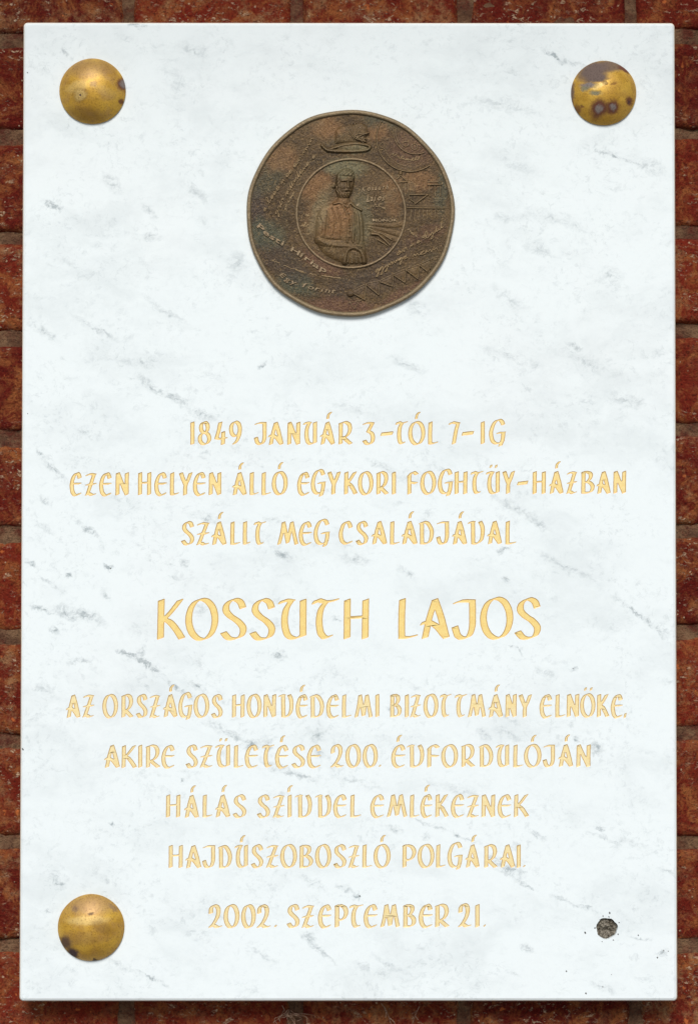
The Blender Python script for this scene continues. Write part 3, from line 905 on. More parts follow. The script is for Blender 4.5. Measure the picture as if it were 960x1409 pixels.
HC = (834.5, 1277.5)
hole_px = []
hr = random.Random(5)
for i in range(56):
    a = 2 * math.pi * i / 56
    rr = 14.6 + 0.45 * math.sin(3 * a + 1) + 0.45 * math.sin(7 * a) + hr.uniform(-.25, .25)
    hole_px.append((HC[0] + rr * math.cos(a), HC[1] - rr * math.sin(a)))
hole_top = [P(x, y, YF) for x, y in hole_px]

def build_slab():
    front = slab_loop(0.0024, 0.0016, YF)
    flat, tri = fill([front] + HOLES + [hole_top])
    V = list(flat); F = [t for t in tri]
    ar = sum(((V[t[1]].x - V[t[0]].x) * (V[t[2]].z - V[t[0]].z) - (V[t[1]].z - V[t[0]].z) * (V[t[2]].x - V[t[0]].x)) / 2 for t in tri)
    print("FACE area", ar, "of", (SX1 - SX0) * (SZ1 - SZ0), "tris", len(tri))
    n = len(front)
    rings = [list(range(n))]
    nf = len(F)
    for ins, r, y in ((0.0009, 0.0024, YF + 0.0007), (0.0, 0.0030, YF + 0.0021), (0.0, 0.0030, YB)):
        b = len(V)
        V += slab_loop(ins, r, y)
        rings.append(list(range(b, b + n)))
    for a, b in zip(rings[:-1], rings[1:]):
        for i in range(n):
            j = (i + 1) % n
            F.append((b[i], b[j], a[j], a[i]))
    F.append(tuple(reversed(rings[-1])))
    ne = len(F)
    # wall of the screw hole
    m = len(hole_top); h0 = len(V)
    V += hole_top
    h1 = len(V)
    V += [v + Vector((0, 0.0075, 0)) for v in hole_top]
    for i in range(m):
        j = (i + 1) % m
        F.append((h0 + i, h0 + j, h1 + j, h1 + i))
    return mesh_obj("slab", V, F, [M['marble'], M['edge']], plaque, origin=PLQ, mat_idx=[1 if nf + n <= i < ne else 0 for i in range(len(F))])
build_slab()

def hole_plug():
    k = NT("crumbling_grout")
    co = k.n('ShaderNodeNewGeometry').outputs['Position']
    a = k.noise(co, 420, 4, 0.7)
    v = k.voro(co, 620)
    c = k.mix(k.rng(a, 0.36, 0.62), (0.075, 0.060, 0.040), (0.29, 0.255, 0.20))
    c = k.mix(k.rng(v, 0.30, 0.12), c, (0.03, 0.026, 0.02))
    k.bump(k.math('ADD', a, k.noise(co, 1300, 2)), 0.8, 0.0012)
    m = k.out(c, 0.95, 0, 0.2)
    V, F = [], []
    rn = 14; nn = len(hole_px)
    for i in range(rn + 1):
        for j in range(nn):
            f = (i / rn) * 1.02
            x = HC[0] + (hole_px[j][0] - HC[0]) * f
            y = HC[1] + (hole_px[j][1] - HC[1]) * f
            p = P(x, y, YF)
            dx, dy = (x - HC[0]) / 15, (y - HC[1]) / 15
            dep = 0.0022 + 0.0026 * math.exp(-((dx - .05) ** 2 * 2.0 + (dy - .25) ** 2 * 14)) + 0.0008 * (f ** 4)
            dep += 0.0010 * noise.noise(Vector((x * .33, y * .33, 2))) + 0.0007 * noise.noise(Vector((x * .8, y * .8, 7)))
            p.y = YF + max(0.0002, dep)
            V.append(p)
    for i in range(rn):
        for j in range(nn):
            jj = (j + 1) % nn
            F.append((i * nn + j, (i + 1) * nn + j, (i + 1) * nn + jj, i * nn + jj))
    mesh_obj("screw_hole_grout", V, F, m, plaque, smooth=False)
hole_plug()

# ------------------------------------------------------------------ brass screw caps
def cap_material(name, spots, seed, rosy):
    """spots: (x, y in cap radii from the centre, y up; half-axes; slope; strength; kind)"""
    k = NT(name)
    co = k.coord()
    rad = 46 * PX
    wp = k.warp(k.warp(co, 160, 0.0045, 3), 600, 0.0022, 2)
    a = k.noise(k.mapping(co, (seed, 0, 0)), 70, 4, 0.6)
    b = k.noise(k.mapping(co, (0, seed, 3)), 110, 4, 0.65)
    f = k.noise(co, 900, 3, 0.75)
    c = k.mix(k.rng(a, 0.38, 0.66), (0.50, 0.270, 0.026), (0.66, 0.39, 0.048))
    c = k.mix(k.rng(b, 0.42, 0.70, 0, rosy), c, (0.40, 0.23, 0.10))
    met = 0.30
    colors = {'rust': (0.125, 0.036, 0.014), 'grey': (0.205, 0.165, 0.145), 'dark': (0.055, 0.025, 0.022), 'rosy': (0.30, 0.18, 0.095),
              'pale': (0.68, 0.47, 0.155), 'ring': (0.22, 0.115, 0.022), 'plum': (0.125, 0.083, 0.066), 'green': (0.19, 0.185, 0.115)}
    tot = None
    for (x, y, rx, ry, sl, st, kd) in spots:
        g = k.spot(wp, (x * rad, y * rad), (rx * rad, ry * rad), R(sl))
        g = k.math('MULTIPLY', k.rng(g, 0.0, 0.62), st)
        c = k.mix(g, c, colors[kd])
        if kd not in ('pale', 'rosy', 'ring'):
            tot = g if tot is None else k.math('MAXIMUM', tot, g)
    hs = k.n('ShaderNodeMix', data_type='RGBA', blend_type='MULTIPLY')
    k.put(hs.inputs[0], k.rng(f, 0.48, 0.70, 0, 0.7)); k.put(hs.inputs[6], c); hs.inputs[7].default_value = (0.42, 0.33, 0.28, 1)
    c = hs.outputs[2]
    k.bump(k.math('ADD', k.math('MULTIPLY', f, 0.5), k.math('MULTIPLY', tot, -0.8)), 0.35, 0.0006)
    return k.out(c, k.rng(k.math('ADD', k.math('MULTIPLY', b, 0.5), tot), 0.1, 0.9, 0.46, 0.8), k.math('MULTIPLY_ADD', tot, -met, met, True), 0.5)

def screw_cap(px, py, rpx, mat, label):
    c = P(px, py, YF); c.y = YF
    t = empty("screw_cap", c)
    tag(t, label, "screw cap", "brass screw caps on the marble tablet")
    r = rpx * PX * 0.985
    lip = 0.0016
    h = r * 0.46
    prof = [(r * .985, 0.0), (r, 0.0003), (r, lip * .75), (r * .985, lip)]
    rs = (r * r + h * h) / (2 * h)
    for i in range(1, 25):
        rr = r * .985 * (1 - i / 24.0)
        prof.append((rr, lip + math.sqrt(rs * rs - rr * rr) - (rs - h)))
    V, F = [], []
    n = 96
    for (rr, hh) in prof[:-1]:
        for j in range(n):
            a = 2 * math.pi * j / n
            wob = 1 + 0.004 * math.sin(2 * a + px) + 0.003 * math.sin(5 * a)
            V.append(Vector((c.x + rr * wob * math.cos(a), c.y - hh, c.z + rr * wob * math.sin(a))))
    for i in range(len(prof) - 2):
        for j in range(n):
            jj = (j + 1) % n
            F.append((i * n + j, i * n + jj, (i + 1) * n + jj, (i + 1) * n + j))
    V.append(Vector((c.x, c.y - prof[-1][1], c.z)))
    l0 = (len(prof) - 2) * n
    for j in range(n):
        F.append((l0 + j, l0 + (j + 1) % n, len(V) - 1))
    mesh_obj("dome", V, F, mat, t, smooth=True, origin=c)
    # the screw that carries the cap
    V, F = [], []
    n = 24
    for y in (YF - h * .6, 0.035):
        for j in range(n):
            a = 2 * math.pi * j / n
            V.append(Vector((c.x + 0.004 * math.cos(a), y, c.z + 0.004 * math.sin(a))))
    for j in range(n):
        F.append((j, (j + 1) % n, n + (j + 1) % n, n + j))
    F.append(tuple(reversed(range(n)))); F.append(tuple(range(n, 2 * n)))
    mesh_obj("screw", V, F, M['bronze'], t)
    return t

mA = cap_material("tarnished_brass_dull", [
    (-.06, .62, .95, .42, 0, .55, 'rosy'), (.08, .10, .16, .14, 0, .6, 'rosy'), (-.42, .05, .5, .22, -12, .5, 'pale'),  # rosy top: tarnish plus painted dark reflection; pale left band: painted highlight
    (-.32, -.20, .30, .28, 0, .9, 'ring'), (-.32, -.20, .24, .22, 0, 1.0, 'pale'), (-.32, -.20, .15, .14, 0, .8, 'ring'), (-.32, -.20, .11, .10, 0, .9, 'pale'), (-.32, -.20, .05, .05, 0, 1, 'dark'),
    (.90, .20, .20, .30, 0, 1.0, 'rust'), (.93, .22, .13, .20, 0, 1.0, 'grey'), (.87, -.34, .11, .14, 0, .9, 'rust'), (.45, -.10, .5, .2, 20, .25, 'pale'),
    (-.2, -.72, .8, .25, 10, .5, 'ring')], 1.0, 0.45)
mB = cap_material("corroded_brass", [
    (-.35, .62, .70, .46, -24, 1.0, 'plum'), (.25, .80, .62, .32, -12, .9, 'plum'), (-.25, .36, .50, .20, -10, 1.0, 'plum'), (.60, .70, .30, .14, 20, 1.0, 'rust'),
    (-.50, .14, .34, .12, 5, 1, 'grey'), (-.62, .05, .18, .10, 10, .9, 'green'), (-.30, -.09, .22, .11, 8, .9, 'green'), (-.02, .20, .14, .10, 30, .8, 'rust'),
    (-.18, .12, .32, .10, -25, .8, 'pale'), (.25, .18, .14, .05, -20, .5, 'rust'),
    (-.19, -.54, .37, .37, 0, 1.0, 'rust'), (-.19, -.55, .15, .15, 0, 1, 'grey'), (.22, -.50, .30, .30, 0, 1, 'rust'), (.22, -.50, .13, .13, 0, 1, 'grey'),
    (.75, -.29, .15, .20, 0, .95, 'rust'), (.74, -.30, .05, .06, 0, .8, 'dark'), (-.97, 0, .12, .50, 0, .9, 'plum'), (-.8, -.5, .2, .12, 50, .7, 'rust'), (-.66, -.46, .08, .08, 0, .7, 'rust')], 5.0, 0.15)
mC = cap_material("tarnished_brass_olive", [
    (0, .70, 1.0, .42, 0, .6, 'rosy'), (-.45, .58, .16, .12, 0, .5, 'plum'), (.66, .62, .24, .10, 35, .5, 'plum'), (-.1, .27, .85, .18, -3, .8, 'pale'),  # pale band is a painted highlight; rosy top mixes tarnish with painted reflection
    (-.72, -.42, .28, .30, 40, .9, 'dark'), (-.52, -.72, .26, .24, 40, 1, 'dark'), (.10, -.96, .12, .07, 0, .9, 'dark'), (.35, .1, .5, .25, 30, .5, 'ring'), (.05, .47, .10, .06, 0, .6, 'plum'), (-.2, -.25, .6, .3, 0, .3, 'rosy')], 9.0, 0.35)
screw_cap(127.5, 126, 46.3, mA, "dull brass dome screw cap with a faint ring mark, top left of tablet")
screw_cap(830, 128.5, 45.6, mB, "corroded brass dome screw cap with two round rust pits and dark stained top")
screw_cap(125.5, 1276, 46.2, mC, "olive brass dome screw cap with dark corroded lower left edge, bottom left of the tablet")

# ------------------------------------------------------------------ bronze medallion
MC = (481.6, 293.6); MR = 142.6
MYF = YF - 0.0023          # medallion field
mc = P(*MC, YF); mc.y = YF
med = empty("bronze_medallion", mc)
tag(med, "round brown bronze relief medallion with bearded portrait, mounted above the inscription", "medallion")
MK = (MYF - CAM_LOC.y) / (YF - CAM_LOC.y)

def med_r(a):
    return 1 + 0.006 * math.sin(2 * a + 0.6) + 0.005 * math.sin(3 * a + 2.2) + 0.003 * math.sin(7 * a) + 0.0025 * math.sin(13 * a + 1)

def lathe_med(name, prof, mat, closed_top=False, centre=MC, wob=True):
    """prof: (radius px, height m above the marble)"""
    V, F = [], []
    n = 192
    for (r, h) in prof:
        for j in range(n):
            a = 2 * math.pi * j / n
            q = r * (med_r(a) if wob else 1)
            p = P(centre[0] + q * math.cos(a), centre[1] - q * math.sin(a), YF - h)
            V.append(p)
    for i in range(len(prof) - 1):
        for j in range(n):
            jj = (j + 1) % n
            F.append((i * n + j, i * n + jj, (i + 1) * n + jj, (i + 1) * n + j))
    if closed_top:
        F.append(tuple((len(prof) - 1) * n + j for j in range(n)))
    return mesh_obj(name, V, F, mat, med, smooth=True)

# field of the disc, slightly dished and hand-modelled
def field_h(x, y):
    d = math.hypot(x - MC[0], y - MC[1]) / MR
    q = noise.noise(Vector((x * .03, y * .03, 1))) * 0.35 + noise.noise(Vector((x * .09, y * .09, 4))) * 0.22
    return 0.0023 + 0.0008 * max(0, 1 - d * d * 1.1) + q * 0.0006

def field():
    V, F = [], []
    n, rn = 192, 48
    for i in range(rn + 1):
        r = 137.5 * i / rn
        for j in range(n):
            a = 2 * math.pi * j / n
            x, y = MC[0] + r * math.cos(a) * med_r(a), MC[1] - r * math.sin(a) * med_r(a)
            V.append(P(x, y, YF - field_h(x, y)))
    for i in range(rn):
        for j in range(n):
            jj = (j + 1) % n
            F.append((i * n + j, i * n + jj, (i + 1) * n + jj, (i + 1) * n + j)[::-1] if False else (i * n + j, (i + 1) * n + j, (i + 1) * n + jj, i * n + jj))
    return mesh_obj("disc", V, F, M['bronze'], med, smooth=True)
field()
lathe_med("rim", [(141.5, 0.0), (142.6, 0.0005), (142.8, 0.0020), (142.0, 0.0032), (140.4, 0.0038), (138.6, 0.0038), (137.0, 0.0031), (135.6, 0.0017)], M['bronze_rim'])
IC = (482.7, 293.6)
lathe_med("inner_ring", [(76.8, 0.0020), (76.0, 0.0036), (74.7, 0.0040), (73.4, 0.0036), (72.6, 0.0020)], M['bronze_worn'], centre=IC, wob=False)

def relief(name, box, step, fn, mat, parent=None):
    """bas-relief on the medallion: fn(X, Y) gives height in pixels above the field"""
    x0, y0, x1, y1 = box
    gx = np.arange(x0, x1, step); gy = np.arange(y0, y1, step)
    X, Y = np.meshgrid(gx, gy)
    Hh = fn(X, Y)
    V, F, ids = [], [], -np.ones(X.shape, int)
    ny, nx = X.shape
    on = Hh > 0.02
    cell = on[:-1, :-1] | on[1:, :-1] | on[:-1, 1:] | on[1:, 1:]
    for i, j in zip(*np.nonzero(cell)):
        f = []
        for (a, b) in ((i, j), (i + 1, j), (i + 1, j + 1), (i, j + 1)):
            if ids[a, b] < 0:
                ids[a, b] = len(V)
                h = Hh[a, b]
                x, y = X[a, b], Y[a, b]
                V.append(P(x, y, YF - field_h(x, y) - (h * PX if h > 0.02 else -0.3 * PX)))
            f.append(ids[a, b])
        F.append(f)
    return mesh_obj(name, V, F, mat, parent or med, smooth=True)

def seg_d(X, Y, pts, r0, r1=None):
    """signed distance (negative inside) to a tapering polyline"""
    r1 = r0 if r1 is None else r1
    d = np.full(X.shape, 1e9)
    n = len(pts) - 1
    for i in range(n):
        ax, ay = pts[i]; bx, by = pts[i + 1]
        ex, ey = bx - ax, by - ay
        t = np.clip(((X - ax) * ex + (Y - ay) * ey) / max(1e-9, ex * ex + ey * ey), 0, 1)
        rr = r0 + (r1 - r0) * (i + t) / n
        d = np.minimum(d, np.hypot(X - ax - ex * t, Y - ay - ey * t) - rr)
    return d

def ridge(X, Y, pts, r, h, r1=None):
    d = seg_d(X, Y, pts, r, r1)
    return h * np.sqrt(np.clip(-d / r, 0, 1))

def blob(X, Y, cx, cy, rx, ry, h, rot=0.0):
    c, s = math.cos(R(rot)), math.sin(R(rot))
    u = ((X - cx) * c + (Y - cy) * s) / rx
    v = (-(X - cx) * s + (Y - cy) * c) / ry
    return h * np.sqrt(np.clip(1 - u * u - v * v, 0, 1))

def poly_h(X, Y, pts, h, soft):
    d = quad_sdf(X, Y, np.array(pts, float))
    return h * (1 - np.exp(np.minimum(d, 0) / soft))

def nz(X, Y, f, s=0):
    out = np.zeros(X.shape)
    r = np.random.RandomState(int(s) + 3)
    for k in range(7):
        a = r.uniform(0, 6.28); q = f * r.uniform(.6, 1.6)
        out += np.sin((X * math.cos(a) + Y * math.sin(a)) * q + r.uniform(0, 6.28))
    return out / 7

def Z5(pts): return [(405 + x / 6.0, 215 + y / 6.0) for x, y in pts]

def figure(X, Y):
    Zp = lambda x, y: (405 + x / 6.0, 215 + y / 6.0)
    def G(x, y, rx, ry, a, rot=0):
        cx, cy = Zp(x, y); c, s_ = math.cos(R(rot)), math.sin(R(rot))
        u = ((X - cx) * c + (Y - cy) * s_) / (rx / 6); v = (-(X - cx) * s_ + (Y - cy) * c) / (ry / 6)
        return a * np.exp(-(u * u + v * v))
    sm = lambda p, n=5: [tuple(q) for q in cr(p + [p[0]], n)]
    body = sm(Z5([(345, 372), (300, 398), (232, 425), (190, 480), (174, 570), (172, 660), (188, 735), (235, 800), (310, 850), (400, 884), (480, 893), (560, 878),
                  (592, 800), (580, 700), (576, 580), (566, 500), (540, 448), (490, 408), (452, 366), (400, 352)]))
    h = poly_h(X, Y, body, 2.9, 5.0)
    inside = h > 0.02
    def add(v):
        nonlocal h
        h = np.where(inside, h + v, h)
    add(nz(X, Y, .55, 1) * 0.22)
    # chest, shoulders and the sleeve at the left
    add(G(330, 520, 90, 110, 1.1) + G(215, 560, 38, 130, 1.5, 4) + G(250, 445, 60, 40, .8) + G(530, 560, 32, 150, 1.0))
    add(-G(268, 590, 12, 110, 1.5, 6) - G(285, 690, 90, 10, 1.2, 3))
    h = np.maximum(h, ridge(X, Y, cr(Z5([(205, 690), (262, 722), (360, 738), (450, 742), (520, 752)]), 6), 7.2, 4.3, 5.0))
    for x, y, r_ in ((255, 735, -60), (300, 745, -66), (350, 752, -70)):
        add(-G(x, y, 30, 5, .9, r_))
    # hand resting on the draped cloth
    h = np.maximum(h, ridge(X, Y, cr(Z5([(414, 872), (424, 810), (450, 768), (496, 756), (545, 782), (568, 828), (574, 868)]), 6), 4.6, 4.8))
    for pts in ([(450, 800), (440, 872)], [(478, 792), (474, 880)], [(508, 798), (512, 880)], [(535, 815), (546, 876)]):
        h = np.maximum(h, ridge(X, Y, Z5(pts), 1.9, 3.6, 1.4))
    for q in range(4):
        h = np.maximum(h, ridge(X, Y, cr(Z5([(512, 742 + 9 * q), (540, 744 + 11 * q), (556, 752 + 13 * q)]), 4), 1.2, 5.2, .9))
    # lapels, buttons, folds
    for pts in ([(395, 400), (432, 470), (440, 580), (436, 705)], [(452, 392), (478, 460), (488, 570), (482, 705)], [(500, 430), (524, 520), (530, 640), (522, 715)],
                [(545, 470), (556, 560), (558, 700)]):
        add(ridge(X, Y, cr(Z5(pts), 6), 1.6, .95))
    for pts in ([(418, 420), (458, 520), (462, 700)], [(495, 470), (507, 580), (504, 705)], [(310, 430), (335, 520), (322, 640)], [(352, 430), (384, 560), (380, 690)],
                [(205, 500), (232, 560), (226, 640)], [(540, 560), (544, 700)]):
        add(-ridge(X, Y, cr(Z5(pts), 6), 1.4, .85))
    for q in range(5):
        add(G(450 + q * 2, 470 + q * 48, 8, 8, 1.2))
    # turned-down collar and neckerchief
    h = np.maximum(h, ridge(X, Y, cr(Z5([(330, 392), (372, 384), (410, 402), (438, 420)]), 5), 3.0, 4.2, 2.2))
    h = np.maximum(h, ridge(X, Y, cr(Z5([(438, 420), (462, 388), (500, 418), (552, 444)]), 5), 3.4, 4.0, 2.0))
    h = np.maximum(h, blob(X, Y, *Zp(404, 372), 9.5, 7.0, 3.8))
    # head, turned a little to the right
    hp = sm(Z5([(338, 215), (348, 150), (388, 108), (440, 98), (484, 120), (500, 170), (494, 228), (484, 272), (470, 318), (440, 350), (402, 358), (364, 344), (342, 306), (334, 262)]))
    f = poly_h(X, Y, hp, 6.0, 3.6)
    on = f > 0.3
    fd = np.zeros(X.shape)
    # hair: swept locks over the crown and at the temple
    crown = G(425, 122, 84, 34, 1.0) + G(352, 190, 22, 50, 1.0) + G(486, 146, 24, 26, 1.0)
    hm = np.clip(crown * 1.4, 0, 1)
    fd += hm * (.9 + .55 * np.sin(X * 1.15 + Y * .75 + 1.5 * np.sin(Y * .45)))
    fd -= G(430, 166, 64, 7, 1.1, 2) + G(374, 205, 7, 34, .8)
    # whiskers running round under the chin
    br = G(402, 336, 62, 26, 1.0) + G(352, 292, 20, 46, 1.0, -12) + G(462, 312, 22, 30, .8, 20)
    bm = np.clip(br * 1.4, 0, 1)
    fd += bm * (.55 + .5 * np.sin(X * 1.6 - Y * .4 + 1.2 * np.sin(Y * .8)))
    fd += G(430, 186, 52, 14, .55) + G(444, 236, 10, 30, 2.0, -5) + G(448, 256, 15, 9, 1.1) + G(400, 252, 22, 18, .9) + G(478, 250, 13, 18, .7)
    fd -= G(410, 216, 19, 10, 2.0) + G(468, 216, 15, 10, 1.9)
    fd += G(410, 218, 9, 5, .9) + G(467, 218, 8, 5, .9)
    fd += G(408, 200, 24, 5, 1.0, -5) + G(466, 200, 18, 5, 1.0, 7)
    fd += G(420, 279, 24, 7, 1.4, -12) + G(462, 279, 17, 7, 1.2, 14)
    fd -= G(434, 292, 20, 4, 1.5)
    fd += G(434, 304, 14, 5, .8)
    f = np.where(on, f + fd, f)
    f = np.maximum(f, blob(X, Y, *Zp(324, 240), 2.4, 4.4, 4.2, 10) - G(326, 240, 7, 13, 1.3))
    return np.maximum(h, f)
relief("portrait_relief", (430, 225, 510, 368), 0.42, figure, M['bronze_worn'])

def sword(X, Y):
    h = ridge(X, Y, Z5([(640, 640), (690, 645), (745, 690), (790, 735)]), 2.6, 3.0, 1.2)
    h = np.maximum(h, ridge(X, Y, Z5([(660, 622), (725, 640), (800, 690)]), 2.0, 2.4, 1.0))
    h = np.maximum(h, ridge(X, Y, Z5([(690, 690), (735, 715), (770, 740)]), 1.8, 2.0, .9))
    for pts in ([(600, 560), (800, 575), (880, 560)], [(605, 580), (860, 640)], [(610, 600), (840, 690)]):
        h = np.maximum(h, ridge(X, Y, Z5(pts), 2.2, 0.8, 4.0))
    return h
relief("banner_relief", (500, 300, 556, 345), 0.5, sword, M['bronze_worn'])

def hat(X, Y):
    brim = ridge(X, Y, cr([(443, 200), (450, 206), (461, 203), (476, 199), (494, 198), (508, 201), (505, 206), (488, 208), (466, 208), (451, 207)], 5), 2.6, 3.4)
    brim = np.maximum(brim, blob(X, Y, 482, 203, 24, 6, 2.6, 2))
    crown = poly_h(X, Y, [(460, 198), (461, 180), (467, 174), (480, 171), (496, 173), (503, 184), (505, 196), (485, 198)], 3.2, 2.6)
    return np.maximum(brim, crown)
hat_o = relief("hat_relief", (438, 160, 516, 214), 0.5, hat, M['bronze_worn'])

def plume(X, Y):
    h = blob(X, Y, 493, 181, 13, 12, 3.6, -20)
    rr = random.Random(8)
    for q in range(15):
        a = R(128 - q * 11.5 + rr.uniform(-4, 4))
        ln = (17 if q < 9 else 15) + rr.uniform(-2.5, 2.5)
        o = (488 + rr.uniform(-2, 3), 188 + rr.uniform(-3, 3))
        m = (o[0] + math.cos(a) * ln * .55 + rr.uniform(-1, 1), o[1] - math.sin(a) * ln * .55 + rr.uniform(-1, 1))
        e = (o[0] + math.cos(a) * ln * 1.1 + 2.2 * math.sin(a), o[1] - math.sin(a) * ln + 1.5)
        h = np.maximum(h, ridge(X, Y, cr([o, m, e], 5), 1.9, 5.4 - .9 * (q % 2), 1.0))
    return h
relief("plume", (466, 156, 520, 200), 0.45, plume, M['bronze_worn'], hat_o)

def arcpts(cx, cy, r, a0, a1, n=40):
    return [(cx + r * math.cos(R(a)), cy - r * math.sin(R(a))) for a in np.linspace(a0, a1, n)]

def seal(X, Y):
    inside = (np.hypot(X - MC[0], Y - MC[1]) < 134).astype(float)
    h = ridge(X, Y, arcpts(564, 190, 46, 148, 305), 1.15, 2.1)
    h = np.maximum(h, ridge(X, Y, arcpts(572, 181, 31, 165, 290), 1.0, 1.8))
    h = np.maximum(h, ridge(X, Y, arcpts(572, 181, 28, 170, 235), 0.7, 1.0))
    h = np.maximum(h, ridge(X, Y, arcpts(564, 192, 37, 190, 262), 0.6, 0.8))
    for (x, y, r) in ((558, 198, 3.4), (570, 202, 4.0), (526, 200, 3.2)):
        h = np.maximum(h, ridge(X, Y, arcpts(x, y, r, 0, 360, 20), 0.8, 1.3))
    h = np.maximum(h, ridge(X, Y, [(529, 201), (528, 205), (524, 207)], 0.8, 1.2))
    return h * inside
relief("seal_relief", (512, 160, 614, 245), 0.45, seal, M['bronze_worn'])

def building(X, Y):
    h = np.zeros(X.shape)
    def r_(pts, r=.9, hh=2.0):
        nonlocal h
        h = np.maximum(h, ridge(X, Y, pts, r, hh))
    r_([(544, 251), (560, 250)], 1.0, 1.8); r_([(546, 246), (551, 241), (557, 247)], .9, 1.6); h = np.maximum(h, blob(X, Y, 551, 238, 2.6, 3.4, 2.2))
    r_([(552, 253), (553, 272)]); r_([(561, 252), (562.5, 274)], .9); r_([(557, 254), (557.5, 270)], .6, 1.0)
    r_([(563, 268), (587, 267.5)], .9); r_([(570, 281), (588, 268)], 1.5, 1.8); r_([(565, 275), (572, 280)], .9)
    for x in (590.5, 598, 605.5):
        r_([(x, 256), (x + .4, 270)], .95, 1.8)
    r_([(588, 254.5), (608, 253.5)], .8); r_([(588, 250.5), (607, 249.5)], .6, 1.1)
    r_([(560, 286), (611, 286.5)], 1.1, 1.8); r_([(564, 283.5), (606, 284)], .6, 1.0)
    for i in range(7):
        x = 566 + i * 5.4
        r_(cr([(x, 289), (x - 1.2 + .3 * i, 297), (x - 2.5 + .4 * i, 304 - i * .7)], 4), .7, 1.1)
    for i in range(3):
        x = 593 + i * 6.5
        r_(arcpts(x, 292, 3.0, 0, 180, 10), .6, 1.0)
    return h
relief("building_relief", (540, 232, 616, 308), 0.45, building, M['bronze_worn'])

def bunting(X, Y):
    z = lambda p: [(480 + x / 6.4, 290 + y / 6.4) for x, y in p]
    tops = [(15, 715), (150, 650), (270, 625), (390, 565), (500, 520), (620, 480), (722, 432), (795, 404)]
    bots = [(140, 785), (262, 742), (382, 665), (492, 632), (605, 600), (712, 552)]
    h = ridge(X, Y, z([(x, y - 8) for x, y in tops]), .55, .8)
    for i, b in enumerate(bots):
        h = np.maximum(h, ridge(X, Y, z([tops[i], b, tops[i + 1]]), .95, 2.4))
        t = z([tops[i], b, tops[i + 1]])
        h = np.maximum(h, poly_h(X, Y, t, .7, 1.5))
    h = np.maximum(h, blob(X, Y, 482, 404, 5.2, 4.6, 3.2))
    h = np.maximum(h, ridge(X, Y, z([(5, 800), (45, 865), (95, 790)]), .7, 1.3))
    h = np.maximum(h, ridge(X, Y, z([(-10, 812), (120, 785)]), .6, 1.0))
    return h * (np.hypot(X - MC[0], Y - MC[1]) < 134)
relief("bunting_relief", (474, 348, 608, 430), 0.45, bunting, M['bronze_worn'])

# raised writing on the medallion, built from the plain built-in typeface, slanted for the script
def char_mesh(ch, shear, fat):
    cu = bpy.data.curves.new("glyph", 'FONT')
    cu.body = ch
    cu.shear = shear
    cu.offset = fat
    cu.resolution_u = 3
    cu.extrude = 0.0
    ob = bpy.data.objects.new("glyph", cu)
    COL.objects.link(ob)
    dg = bpy.context.evaluated_depsgraph_get()
    me = bpy.data.meshes.new_from_object(ob.evaluated_get(dg))
    v = [tuple(p.co) for p in me.vertices]
    f = [tuple(p.vertices) for p in me.polygons]
    e = {}
    for p in f:
        for i in range(len(p)):
            a, b = p[i], p[(i + 1) % len(p)]
            e[(a, b)] = e.get((a, b), 0) + 1
    rim = [k for k in e if (k[1], k[0]) not in e]
    bpy.data.objects.remove(ob); bpy.data.curves.remove(cu); bpy.data.meshes.remove(me)
    adv = (max(p[0] for p in v) if v else .25)
    return v, f, rim, adv

_cc = {}
def raised_text(name, text, path, size, height, shear=0.0, fat=0.0, mat='bronze_bright', squeeze=1.0):
    """letters set along a polyline given in photo pixels; size in pixels"""
    pts = [np.array(p, float) for p in cr(path, 12)]
    sl = [0.0]
    for a, b in zip(pts[:-1], pts[1:]):
        sl.append(sl[-1] + float(np.hypot(*(b - a))))
    key = lambda c: (c, shear, fat)
    adv = []
    for c in text:
        if c == ' ':
            adv.append(.45); continue
        if key(c) not in _cc:
            _cc[key(c)] = char_mesh(c, shear, fat)
        adv.append(_cc[key(c)][3] + .06)
    k = sl[-1] / sum(adv)
    V, F = [], []
    s = 0.0
    for c, ad in zip(text, adv):
        if c != ' ':
            mid = (s + ad / 2) * k
            i = min(len(sl) - 2, max(0, int(np.searchsorted(sl, mid)) - 1))
            t = (mid - sl[i]) / max(1e-6, sl[i + 1] - sl[i])
            o = pts[i] + (pts[i + 1] - pts[i]) * t
            tg = pts[i + 1] - pts[i]; tg /= np.hypot(*tg)
            up = np.array((tg[1], -tg[0]))
            v, f, rim, _ = _cc[key(c)]
            kx = k * squeeze
            b0 = len(V)
            for top in (1, 0):
                for (x, y, z) in v:
                    q = o + tg * ((x - ad / 2) * kx) + up * (y * size)
                    V.append(P(q[0], q[1], YF - field_h(q[0], q[1]) - (height * PX if top else -0.4 * PX)))
            n = len(v)
            for p in f:
                F.append(tuple(b0 + i for i in p))
            for a, b in rim:
                F.append((b0 + b, b0 + a, b0 + n + a, b0 + n + b))
        s += ad
    return mesh_obj(name, V, F, M[mat], med)

raised_text("raised_lettering", "Pesti Hírlap", [(352, 311), (366, 324), (390, 339), (414, 354), (434, 368), (449, 376)], 9.6, 1.6, 0.0, 0.02, mat="bronze_letter")
raised_text("raised_lettering", "Egy forint", [(383, 378), (398, 389), (420, 396), (440, 401), (462, 404)], 9.0, 1.4, 0.2, 0.008, mat="bronze_letter")
raised_text("raised_script", "Kossuth", [(497, 264), (510, 262), (535, 260)], 9.5, 1.3, 0.5, 0.008)
raised_text("raised_script", "Lajos", [(504, 278), (515, 276), (530, 276)], 12.0, 1.3, 0.5, 0.008)
raised_text("raised_lettering", "MONOK", [(512, 304.5), (530, 304.8), (547, 304.5)], 5.4, 1.2, 0.0, 0.01)

